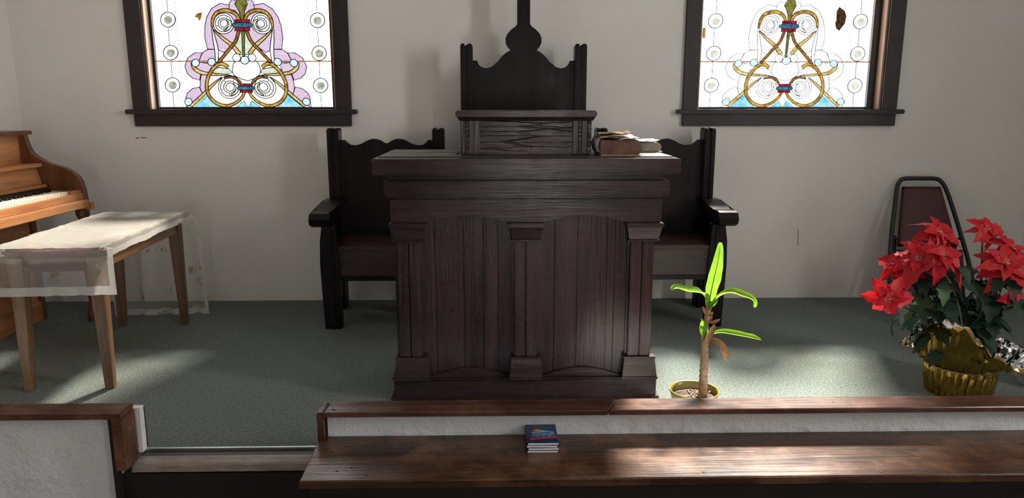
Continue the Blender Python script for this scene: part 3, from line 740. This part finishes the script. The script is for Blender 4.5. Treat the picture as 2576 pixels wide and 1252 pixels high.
# ================================================================== PIANO STOOL AND CLOTH
SB = (-1.785, 3.35); SR = math.radians(4.2)
sb = thing('piano_bench', 'wooden piano bench with tapered legs beside the piano', 'bench', (*SB, 0), SR)
for sx in (-1, 1):
    for sy in (-1, 1):
        cx, cy = sx * .158, sy * .452
        frustum('leg', 'stool_wood', (cx - .017, cx + .017, cy - .017, cy + .017), (cx - .010 * sx - .031 + .006, cx - .010 * sx + .031, cy - .012 * sy - .031, cy - .012 * sy + .031), 0, .553, sb, .002, local=True)
for s in (-1, 1):
    box('apron', 'stool_apron_wood', s * .160 - .011, s * .160 + .011, -.41, .41, .497, .553, sb, .002, local=True)
    box('shaded_end_apron', 'stool_vinyl_and_shade', -.13, .13, s * .455 - .011, s * .455 + .011, .497, .553, sb, .002, local=True)  # dark colour of the end aprons stands in for shade under the cloth
box('cushion', 'stool_vinyl_and_shade', -.192, .192, -.478, .478, .553, .594, sb, .016, local=True, smooth=True)

path = [(-.498,.408),(-.500,.47),(-.500,.53),(-.496,.575),(-.470,.602),(-.30,.606),(0,.605),(.30,.606),(.462,.602),(.510,.588),(.560,.530),(.590,.40),(.600,.20),(.606,.03),(.612,.004)]
PS = spline([(p[0], p[1], 0) for p in path], 8); NP = len(PS) - 1
LV = [0]
for a, b in zip(PS, PS[1:]): LV.append(LV[-1] + (b - a).length)
def path_at(s):
    d = s * LV[-1]
    for i in range(NP):
        if d <= LV[i+1] or i == NP - 1:
            f = (d - LV[i]) / max(1e-9, LV[i+1] - LV[i]); return PS[i].lerp(PS[i+1], min(1, max(0, f)))
def cloth(u, v):
    p = path_at(u); y, z = p.x, p.y
    wv = (v - .5) * 2                       # -1 left .. 1 right
    half = .245 + .012 * noise.noise((y * 6, wv, 2))
    d = wv * half; top = 1 if -.47 < y < .47 else 0
    if z < .575 and y < 0: k = .0           # near hang
    x = d
    lim = .198
    drop = 0.0
    over = abs(d) - lim
    if over > 0:
        a = 0 if y < -.485 else (1 if y < .46 else max(0, 1 - (y - .46) / .10))
        a = a if z > .56 or y < .5 else 0
        x = math.copysign(lim + over * (1 - a) + a * (.010 + over * .10), d); drop = a * (over * 1.05)
    # gathers along the sides, soft folds in the hanging ends
    fold = 0
    if y > .5: fold = .018 * math.sin(wv * 9 + 1) * min(1, (y - .5) / .08) + .010 * math.sin(wv * 21)
    if y < -.485: fold = -.006 * abs(math.sin(wv * 8)) - .004
    zz = z - drop + .0022 * noise.noise((x * 30, y * 30, 4)) + .0012 * noise.noise((x * 90, y * 60, 9))
    if y > .6: zz += .010 * noise.noise((wv * 4, 1, 7)) + .006
    return (x, y + fold, max(zz, .004))
NU, NV, BW = 150, 64, 3
inner = lambda i, j: BW <= i < NU - BW and BW <= j < NV - BW
cl = thing('bench_cloth', 'sheer white embroidered cloth with lace edge draped over the piano bench', 'cloth', (*SB, 0), SR)
def topzone(i): return .475 < 0 or True
ltop0, ltop1 = None, None
for i in range(NU + 1):
    p = path_at(i / NU)
    if p.x > -.497 and ltop0 is None and p.y > .59: ltop0 = i
    if p.x < .50: ltop1 = i
finish('sheet_top', grid_bm(cloth, NU, NV, lambda i, j: inner(i, j) and ltop0 <= i < ltop1), 'voile_top', cl, smooth=True, local=True)
finish('hanging_end', grid_bm(cloth, NU, NV, lambda i, j: inner(i, j) and i < ltop0), 'voile', cl, smooth=True, local=True)
finish('hanging_end', grid_bm(cloth, NU, NV, lambda i, j: inner(i, j) and i >= ltop1), 'voile', cl, smooth=True, local=True)
finish('lace_edge', grid_bm(cloth, NU, NV, lambda i, j: not inner(i, j)), 'lace', cl, smooth=True, local=True)

# ================================================================== ALTAR BENCH AND THINGS ON IT
ab = thing('altar_bench', 'long worn brown plank bench along the front of the low wall', 'bench', (1.2, 2.09, ZN))
prism('seat_plank', 'bench_seat_wood', [(-.566,1.943),(3.14,1.943),(3.14,2.235),(-.574,2.235)], 'xy', .068, .096, ab, .004)
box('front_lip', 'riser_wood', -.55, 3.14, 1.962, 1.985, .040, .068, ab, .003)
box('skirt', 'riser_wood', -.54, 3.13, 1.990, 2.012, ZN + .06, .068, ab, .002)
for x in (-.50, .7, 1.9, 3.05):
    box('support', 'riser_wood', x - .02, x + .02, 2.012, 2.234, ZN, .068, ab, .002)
for x, yy in ((-.50, 2.10), (-.512, 2.12), (-.43, 2.02), (-.38, 1.975), (-.47, 2.00), (.60, 1.97), (1.12, 1.965)):
    lathe('screw', 'nail_head', [(.0045, .0955), (.0045, .0966), (.001, .097)], x, yy, ab, 8)

NB = 4
for k in range(NB):
    z0 = .0962 + k * .0084; jx = (.0, .002, -.0015, .001)[k]
    lab = 'blue-covered paperback with red ribbon print, topmost of the small stack on the bench' if k == NB - 1 else ['white-edged paperback at the bottom of the small stack on the bench', 'white-edged paperback second from the bottom of the small bench stack', 'white-edged paperback directly under the blue-covered top one'][k]
    t = thing('paperback', lab, 'book', (.139 + jx, 2.168, z0), math.radians((-.4, .5, -.6, .3)[k]), group='paperbacks stacked on the bench')
    box('page_block', 'paper_white', -.0465, .0465, -.0655, .0655, .0009, .0072, t, .0003, local=True)
    box('cover', 'cover_navy', -.0485, .0475, -.066, .066, .0072, .0082, t, 0, local=True)
    box('cover', 'cover_navy', -.0485, .0475, -.066, .066, 0, .0009, t, 0, local=True)
    box('spine', 'cover_navy', -.0490, -.0484, -.066, .066, 0, .0082, t, 0, local=True)
    if k == NB - 1:
        zc = .0082
        def pr(nm, mt, pts, h): return prism(nm, mt, pts, 'xy', zc, zc + h, t, local=True)
        pr('picture', 'cover_deep', [(-.033,-.040),(.040,-.040),(.040,.030),(-.033,.030)], .0001)
        pr('picture_mountain', 'cover_blue', [(-.033,-.010),(-.024,.002),(-.016,-.008),(-.008,.012),(.002,.000),(.012,.014),(.022,.002),(.032,.010),(.040,.004),(.040,-.022),(.030,-.012),(.022,-.024),(.012,-.010),(.004,-.026),(-.006,-.010),(-.016,-.026),(-.026,-.016),(-.033,-.026)], .0002)
        pr('picture_snow', 'cover_teal', [(-.033,.012),(-.022,.008),(-.012,.010),(.000,.022),(.014,.020),(.030,.012),(.040,.010),(.040,.004),(.030,.006),(.016,.012),(.004,.010),(-.006,.004),(-.020,-.002),(-.033,.004)], .0003)
        pr('picture_peak', 'cover_orange', [(-.027,.017),(-.020,.012),(-.012,.010),(-.002,.020),(-.004,.028),(-.014,.031),(-.022,.029)], .0004)
        pr('ribbon', 'cover_red', [(-.0395,-.047),(-.0395,-.035),(.004,-.026),(.0475,-.022),(.0475,-.032),(.004,-.036)], .0005)
        # faint script lines of the title, unreadable in the photograph
        for q, (xa, xb, yy) in enumerate(((-.030, .002, .055), (-.002, .036, .045))):
            P = [(xa + (xb - xa) * i / 14, yy + .0035 * math.sin(i * 2.1 + q) - .004 * i / 14, zc + .0004) for i in range(15)]
            tube('script_stroke', 'cover_grey', P, .0005, t, 5, local=True)

# ================================================================== BOOKS AND PAPER ON THE PULPIT
ZT = .9590
bk1 = thing('old_book', 'thick worn brown book with torn pages beside the book stand', 'book', (.449, 2.85, ZT))
def blk(x0, x1, y0, y1, z0, z1, amp, seed, n=14, bulge=.0):
    bm = bm_box(bmesh.new(), x0, x1, y0, y1, z0, z1, .004)
    bmesh.ops.subdivide_edges(bm, edges=bm.edges[:], cuts=4, use_grid_fill=True)
    for v in bm.verts:
        f = (v.co.x - x0) / (x1 - x0); g = (v.co.z - z0) / (z1 - z0)
        n_ = noise.noise_vector((v.co * 38) + Vector((seed, 0, 0)))
        v.co += n_ * amp
        if f > .8: v.co.x += bulge * math.sin(PI * min(1, max(0, g)))
        if v.co.z < z0 + .001: v.co.z = z0
    return bm
finish('page_block', blk(.386, .534, 2.765, 2.94, ZT + .0012, ZT + .058, .0025, 2, bulge=.010), 'old_leather', bk1)
box('back_cover', 'torn_cover', .388, .540, 2.758, 2.945, ZT, ZT + .0035, bk1, .001)
def sheet(x0, x1, y0, y1, z, amp, seed, curl=.0):
    def f(u, v):
        x = x0 + (x1-x0)*u; yy = y0 + (y1-y0)*v
        return (x + .004 * noise.noise((v * 9, seed, u)), yy + .006 * noise.noise((u * 9, seed, 2)), z + amp * noise.noise((u * 3.1, v * 3, seed)) + curl * max(0, u - .75) ** 2 * 16)
    return grid_bm(f, 16, 10)
for q, (a, b, c, d, zz, mt) in enumerate(((.382,.534,2.758,2.95,.0635,'paper'), (.388,.528,2.768,2.95,.068,'paper'), (.382,.500,2.775,2.94,.074,'torn_cover'), (.392,.492,2.79,2.94,.080,'torn_cover'), (.430,.505,2.80,2.93,.082,'torn_cover'), (.386,.480,2.80,2.95,.076,'torn_cover'))):
    finish('loose_page', sheet(a, b, c, d, ZT + zz, .006, q * 3.3, .003), mt, bk1, smooth=True)
def flap(u, v):
    return (.388 - .008 * math.sin(v * 3) - .006 * u, 2.762 + .17 * u, ZT + .010 + .052 * v + .003 * noise.noise((u * 5, v * 5, 1)))
finish('spine_flap', grid_bm(flap, 10, 6), 'paper', bk1, smooth=True)
bk2 = thing('old_book', 'pale greenish old book with a loose white sheet, behind the thick brown one', 'book', (.60, 3.03, ZT))
finish('page_block', blk(.530, .655, 2.975, 3.12, ZT + .001, ZT + .036, .0015, 5, bulge=.010), 'old_pages', bk2)
box('back_cover', 'torn_cover', .532, .668, 2.968, 3.125, ZT, ZT + .002, bk2, .0008)
finish('loose_page', sheet(.520, .652, 2.965, 3.12, ZT + .042, .003, 11, .006), 'paper', bk2, smooth=True)
finish('loose_page', sheet(.525, .640, 2.972, 3.12, ZT + .045, .003, 14, .002), 'paper', bk2, smooth=True)
bl = thing('booklet', 'thin dark booklet lying flat on the pulpit left of the book stand', 'booklet', (-.205, 2.90, ZT))
prism('cover', 'dark_cover', [(-.259,2.842),(-.150,2.842),(-.148,2.960),(-.252,2.960)], 'xy', ZT + .0040, ZT + .0052, bl, .0003)
prism('page_block', 'paper', [(-.254,2.848),(-.151,2.846),(-.149,2.956),(-.247,2.956)], 'xy', ZT, ZT + .0040, bl)

# small white board behind the end of the left chancel wall
wbd = thing('white_board', 'small white painted board leaning behind the end of the left low wall', 'board', (-1.20, 2.33, 0))
prism('board', 'white_paint', [(2.304,.012),(2.330,.012),(2.336,.165),(2.310,.165)], 'yz', -1.250, -1.178, wbd, .002)
box('edge_strip', 'lead', -1.1795, -1.1765, 2.330, 2.3345, .02, .162, wbd, 0)

# ================================================================== FOLDED CHAIR leaning on the back wall
fc = thing('folding_chair', 'folded black metal chair with maroon padded back leaning on the right wall', 'chair', (2.455, 3.955, .0))
fc.rotation_euler = (-math.radians(21.5), 0, math.radians(-2))
L_ = .775
frame = [(-.238,0,.012),(-.222,0,.25),(-.198,0,.42),(-.160,0,.62),(-.140,0,.715),(-.122,0,.755),(-.090,0,L_),(0,0,L_+.002),(.090,0,L_),(.122,0,.755),(.142,0,.715),(.166,0,.62),(.205,0,.42),(.232,0,.25),(.250,0,.012)]
tube('back_frame', 'black_tube', spline(frame, 5), .0125, fc, 10, local=True)
def pad(z0, z1, w0, w1, yc, th):
    def f(side):
        def g(u, v):
            w = w0 + (w1 - w0) * v; e = min(u, 1-u, v * 1.3, (1-v) * 1.3); b_ = min(1, e / .10) ** .5
            return ((u - .5) * 2 * w, yc + side * th * (.35 + .65 * b_) if e > 0 else yc, z0 + (z1 - z0) * v)
        return g
    bm = grid_bm(f(-1), 16, 16); b2 = grid_bm(f(1), 16, 16)
    me = bpy.data.meshes.new('tmp'); b2.to_mesh(me); b2.free(); bm.from_mesh(me); bpy.data.meshes.remove(me)
    bmesh.ops.remove_doubles(bm, verts=bm.verts, dist=.0004); return bm
finish('back_pad', pad(.372, .726, .172, .112, -.004, .016), 'maroon_vinyl', fc, smooth=True, local=True)
tube('cross_bar', 'black_tube', [(-.199,0,.42),(.205,0,.42)], .007, fc, 8, local=True)
finish('seat_pad', pad(.06, .350, .170, .185, -.030, .020), 'maroon_vinyl', fc, smooth=True, local=True)
for s in (-1, 1):
    tube('rear_leg', 'black_tube', [(s * .165, .024, .44), (s * .18, .026, .25), (s * .19, .028, .02)], .010, fc, 8, local=True)
    tube('foot_cap', 'black_tube', [(s * .244, 0, .002), (s * .243, 0, .028)], .0155, fc, 10, local=True)

# ================================================================== PLANTS
def leaf_mesh(name, mat, teeth=.16, curve=.35, fold=.22, nseg=9, wide=.34, seed=0, wave=.04):
    rnd = random.Random(seed); V, F = [], []
    for i in range(nseg + 1):
        t = i / nseg
        w = wide * (math.sin(PI * min(1, t ** .72)) ** .85) * (1 - .25 * t)
        if 1 < i < nseg - 1: w *= 1 + teeth * (1 if i % 3 == 1 else -.5) + rnd.uniform(-.04, .04)
        z = -curve * t * t + .12 * t; y = 0
        for j in (-1, -.5, 0, .5, 1):
            V.append((t * (1 - .08 * curve), j * w, z + fold * abs(j) * w + wave * rnd.uniform(-1, 1) * (abs(j) > .6)))
    for i in range(nseg):
        for j in range(4):
            a = i * 5 + j; F.append((a, a + 1, a + 6, a + 5))
    me = bpy.data.meshes.new(name); me.from_pydata(V, [], F); me.materials.append(MATS[mat])
    for p in me.polygons: p.use_smooth = True
    return me
BR = [leaf_mesh('bract', 'bract' if s < 3 else 'bract_light', .18, .25 + .2 * s, .25, 10, .30 + .03 * (s % 2), s, .035) for s in range(5)]
LF = [leaf_mesh('leaf', 'leaf_dark' if s < 3 else 'leaf_pale', .22, .35 + .15 * s, .18, 10, .36, 20 + s, .02) for s in range(4)]
def basis(root_w, dirv, up, size):
    x = Vector(dirv).normalized(); z = (Vector(up) - x * Vector(up).dot(x))
    if z.length < 1e-4: z = x.orthogonal()
    z.normalize(); y = z.cross(x)
    return Matrix(((x.x*size, y.x*size, z.x*size, root_w[0]), (x.y*size, y.y*size, z.y*size, root_w[1]), (x.z*size, y.z*size, z.z*size, root_w[2]), (0,0,0,1)))
def flower(parent, c, nrm, r, n=6, seed=0):
    rnd = random.Random(seed); nrm = Vector(nrm).normalized(); u = nrm.orthogonal().normalized(); v = nrm.cross(u)
    W = WL[parent.name]; cl_ = Vector(c) - W
    bm = bmesh.new()
    for k in range(7):
        a = k * 2.4; p = cl_ + (u * math.cos(a) + v * math.sin(a)) * r * .07 * math.sqrt(k) + nrm * r * .06
        bmesh.ops.create_icosphere(bm, subdivisions=1, radius=r * .05, matrix=Matrix.Translation(p))
    fl = finish('flower', bm, 'cyathia', parent, local=True)
    for ring, (cnt, sz, tilt) in enumerate(((n, 1.0, -.08), (n - 1, .72, .25), (4, .42, .6))):
        off = rnd.uniform(0, 6)
        for k in range(cnt):
            a = off + 2 * PI * k / cnt + rnd.uniform(-.22, .22)
            d = (u * math.cos(a) + v * math.sin(a)) + nrm * (tilt + rnd.uniform(-.15, .15))
            o = link('bract', BR[rnd.randrange(5)], None, fl)
            o.matrix_local = basis(cl_ + nrm * r * .02 * ring, d, nrm, r * sz * rnd.uniform(.88, 1.12))
    return fl
def poinsettia(label, base, pot_r, pot_h, flowers, leaves, potmat, seed, foil=False):
    t = thing('poinsettia', label, 'potted plant', base, group='red poinsettias')
    bx, by, _ = base; rnd = random.Random(seed)
    if foil:
        pleat = lambda i, f: .0075 * abs(math.sin(f * PI * 30 + .5 * math.sin(i))) - .003 + .003 * noise.noise((f * 40, i * .7, seed))
        lathe('foil_pot', 'gold_foil', [(pot_r * .90, 0), (pot_r * .92, pot_h * .2), (pot_r * .95, pot_h * .4), (pot_r * .97, pot_h * .6), (pot_r * .99, pot_h * .8), (pot_r, pot_h), (pot_r * .90, pot_h), (pot_r * .85, pot_h * .8)], bx, by, t, 150, pleat, smooth=False)
        bm_tube_pts = [(bx + (pot_r + .004) * math.cos(2*PI*k/40), by + (pot_r + .004) * math.sin(2*PI*k/40), pot_h * .98) for k in range(41)]
        tube('rubber_band', 'band', bm_tube_pts, .0025, t, 6)
        def collar(lay):
            def f(u, v):
                a = u * 2 * PI
                g = lambda c, w_: math.exp(-(((a - c + PI) % (2*PI) - PI) / w_) ** 2)
                ext = .075 + .100 * g(PI * 1.24, .62) + .09 * g(PI * 1.85, .45) + .015 * math.sin(a * 5 + 1)
                rr = pot_r + ext * v ** .9 + .014 * noise.noise((u * 30, v * 4, 2)) * v
                lift = (.05 + .185 * g(PI * 1.26, .55) + .05 * g(PI * 1.85, .4) + .06 * g(PI * .5, .9)) * math.sin(v * PI * .58) + .016 * math.sin(a * 7) * v ** 2 + .034 * noise.noise((math.cos(a) * 5, math.sin(a) * 5, v * 4 + 3)) * v + .020 * noise.noise((math.cos(a) * 12, math.sin(a) * 14, v * 9))
                return (bx + (rr - lay * .003) * math.cos(a), by + (rr - lay * .003) * math.sin(a), max(.02, pot_h + lift + lay * .003))
            return f
        finish('foil_collar', grid_bm(collar(0), 110, 10), 'gold_foil', t)
        finish('foil_lining', grid_bm(collar(1), 110, 10), 'silver_foil', t)
    else:
        lathe('pot', potmat, [(pot_r * .72, 0), (pot_r * .76, pot_h * .1), (pot_r * .95, pot_h * .85), (pot_r * 1.05, pot_h * .86), (pot_r * 1.06, pot_h), (pot_r * .95, pot_h), (pot_r * .92, pot_h * .88)], bx, by, t, 36)
    lathe('soil', 'soil', [(pot_r * .5, pot_h * .78), (pot_r * .9, pot_h * .86), (pot_r * .4, pot_h * .9), (.002, pot_h * .9)], bx, by, t, 24)
    for q, (c, nrm, r, n) in enumerate(flowers):
        c = Vector(c); b0 = Vector((bx + rnd.uniform(-.04, .04), by + rnd.uniform(-.04, .04), pot_h * .85)); nn = Vector(nrm).normalized()
        mid = b0.lerp(c, .5) + Vector((0, 0, .05)); P = spline([b0, mid, c - nn * .03, c - nn * .004], 5)
        tube('stem', 'stem_green', P, .0042, t, 6)
        flower(t, c, nrm, r, n, seed * 31 + q)
    for q in range(leaves):
        c = Vector(flowers[q % len(flowers)][0]); f = rnd.uniform(.30, .92)
        p = Vector((bx, by, pot_h)).lerp(c, f) + Vector((rnd.uniform(-.04, .04), rnd.uniform(-.05, .03), rnd.uniform(-.01, .02)))
        a = rnd.uniform(0, 2 * PI); d = Vector((math.cos(a), math.sin(a) * .9 - .25, rnd.uniform(-.75, .05)))
        o = link('leaf', LF[rnd.choice((0, 1, 2, 0, 1, 3))], None, t)
        o.matrix_local = basis(p - WL[t.name], d, (rnd.uniform(-.3,.3), -.5, 1), rnd.uniform(.075, .125))
    return t
poinsettia('large red poinsettia in crinkled gold foil at the right, behind the low wall', (1.875, 2.80, 0), .130, .122,
    [((1.505,2.71,.415), (-.35,-1,.15), .098, 6), ((1.640,2.78,.560), (-.25,-.55,.8), .115, 6), ((1.715,2.74,.575), (.05,-.5,.85), .115, 6), ((1.765,2.86,.645), (.2,-.7,.7), .120, 6),
     ((1.950,2.72,.545), (.0,-.75,.6), .125, 7), ((1.945,2.84,.660), (.1,-.9,.6), .085, 5), ((2.01,2.78,.590), (.3,-.7,.6), .11, 6), ((1.60,2.83,.520), (-.6,-.5,.5), .10, 6), ((1.82,2.95,.54), (0,-.3,1), .10, 5), ((1.99,2.70,.43), (.3,-.9,.2), .08, 5)],
    120, None, 3, True)
poinsettia('red poinsettia in a plain white pot behind the gold-wrapped one', (2.20, 3.70, 0), .095, .16,
    [((2.16,3.66,.42), (-.2,-.6,.7), .10, 6), ((2.26,3.70,.46), (.2,-.5,.8), .10, 6), ((2.22,3.62,.36), (.1,-.9,.3), .09, 5)], 22, 'pot_white', 5)
poinsettia('red poinsettia in a white pot at the far right edge of the picture', (2.262, 2.86, 0), .105, .13,
    [((2.26,2.86,.47), (-.1,-.8,.5), .10, 6), ((2.32,2.90,.57), (0,-.6,.8), .11, 6), ((2.40,2.90,.50), (.4,-.6,.6), .11, 6)], 26, 'pot_white', 9)

# leggy houseplant
DX0, DY0 = .725, 2.55
dp = thing('corn_plant', 'leggy green houseplant with ringed trunk in a yellow-green pot', 'potted plant', (DX0, DY0, 0))
lathe('pot', 'pot_glaze', [(.062, 0), (.066, .008), (.086, .105), (.091, .112), (.091, .118), (.087, .118), (.083, .104), (.080, .09)], DX0, DY0, dp, 40)
lathe('soil', 'soil', [(.060, .080), (.0815, .090), (.05, .096), (.02, .093), (.001, .095)], DX0, DY0, dp, 40, lambda i, f: .002 * noise.noise((f * 20, i, 3)))
for q in range(26):
    a = random.uniform(0, 2*PI); r_ = random.uniform(.01, .07)
    x, yy = DX0 + r_ * math.cos(a), DY0 + r_ * math.sin(a); a2 = random.uniform(0, PI)
    tube('bark_chip', 'trunk' if q % 3 else 'dead_leaf', [(x, yy, .093), (x + .012 * math.cos(a2), yy + .012 * math.sin(a2), .099)], .0028, dp, 5)
TR = spline([(.758, 2.55, .085), (.757, 2.55, .16), (.756, 2.55, .24), (.755, 2.55, .315)], 8)
tube('trunk', 'trunk', TR, [.0165 + (.0018 if i % 2 else -.0012) - .004 * i / len(TR) for i in range(len(TR))], dp, 14)
tube('trunk_upper', 'trunk', spline([(.752,2.55,.30),(.754,2.549,.36),(.760,2.548,.42),(.762,2.548,.455)], 6), [.009 + (.0015 if i % 3 == 0 else 0) for i in range(19)], dp, 10)
def blade(name, mat, pts, wid, up, cup=.35, ragged=.12, seed=1):
    """long leaf along a spine with a midrib fold"""
    S = spline(pts, 5); n = len(S) - 1
    def f(u, v):
        i = min(int(u * n + 1e-6), n); p = S[i]; t = (S[min(i+1, n)] - S[max(i-1, 0)]).normalized()
        s = t.cross(Vector(up)).normalized(); nn = s.cross(t)
        w = wid * (math.sin(PI * min(.985, u * .93 + .035)) ** .7) * (1 + ragged * noise.noise((u * 7, seed, v > .5)))
        d = (v - .5) * 2
        return p + s * d * w + nn * (cup * w * d * d)
    return finish(name, grid_bm(f, n, 6), mat, dp, smooth=True)
blade('leaf', 'leaf_bright', [(.762,2.548,.42),(.764,2.545,.48),(.772,2.54,.54),(.784,2.545,.60),(.793,2.555,.667)], .0235, (0,-1,.1), .25, .15, 1)
tube('leaf_midrib', 'stem_green', spline([(.762,2.5455,.43),(.764,2.5425,.48),(.772,2.5375,.54),(.784,2.5425,.60),(.7925,2.553,.655)], 4), [.0022 - .0015 * i / 16 for i in range(17)], dp, 6)
blade('leaf', 'leaf_bright', [(.757,2.546,.42),(.742,2.53,.472),(.712,2.50,.498),(.660,2.47,.512),(.618,2.45,.528),(.597,2.45,.522)], .020, (0,-.35,1), .6, .15, 2)
blade('leaf', 'leaf_bright', [(.764,2.546,.42),(.784,2.53,.468),(.818,2.50,.498),(.860,2.48,.490),(.892,2.47,.478),(.898,2.468,.452)], .018, (0,-.25,1), .6, .2, 3)
blade('leaf', 'leaf_bright', [(.758,2.548,.425),(.770,2.53,.45),(.784,2.52,.468)], .009, (0,-1,.3), .4, .1, 4)
blade('leaf', 'leaf_bright', [(.757,2.546,.31),(.742,2.53,.345),(.734,2.52,.372),(.731,2.515,.392)], .018, (.2,-1,.2), .4, .1, 5)
blade('leaf', 'leaf_bright', [(.765,2.546,.325),(.800,2.52,.345),(.850,2.50,.343),(.900,2.48,.338),(.930,2.47,.332)], .014, (0,-.3,1), .7, .15, 6)
blade('dead_leaf', 'dead_leaf', [(.768,2.545,.31),(.790,2.53,.308),(.812,2.52,.285),(.820,2.515,.255),(.822,2.515,.24)], .014, (.3,-1,.3), .5, .2, 7)
blade('dead_leaf', 'dead_leaf', [(.752,2.545,.285),(.760,2.535,.32),(.774,2.53,.355),(.780,2.53,.372)], .011, (0,-1,.1), .5, .2, 8)
for a, b in (((.756,2.545,.405),(.736,2.535,.438)), ((.762,2.545,.405),(.772,2.53,.42)), ((.752,2.545,.372),(.732,2.535,.395)), ((.760,2.545,.378),(.800,2.53,.392)), ((.756,2.545,.385),(.774,2.54,.40))):
    mid = (Vector(a) + Vector(b)) / 2 + Vector((0, 0, -.006))
    blade('leaf_stub', 'dead_leaf', [a, mid, b], .006, (0,-1,.4), .4, .1, 9)
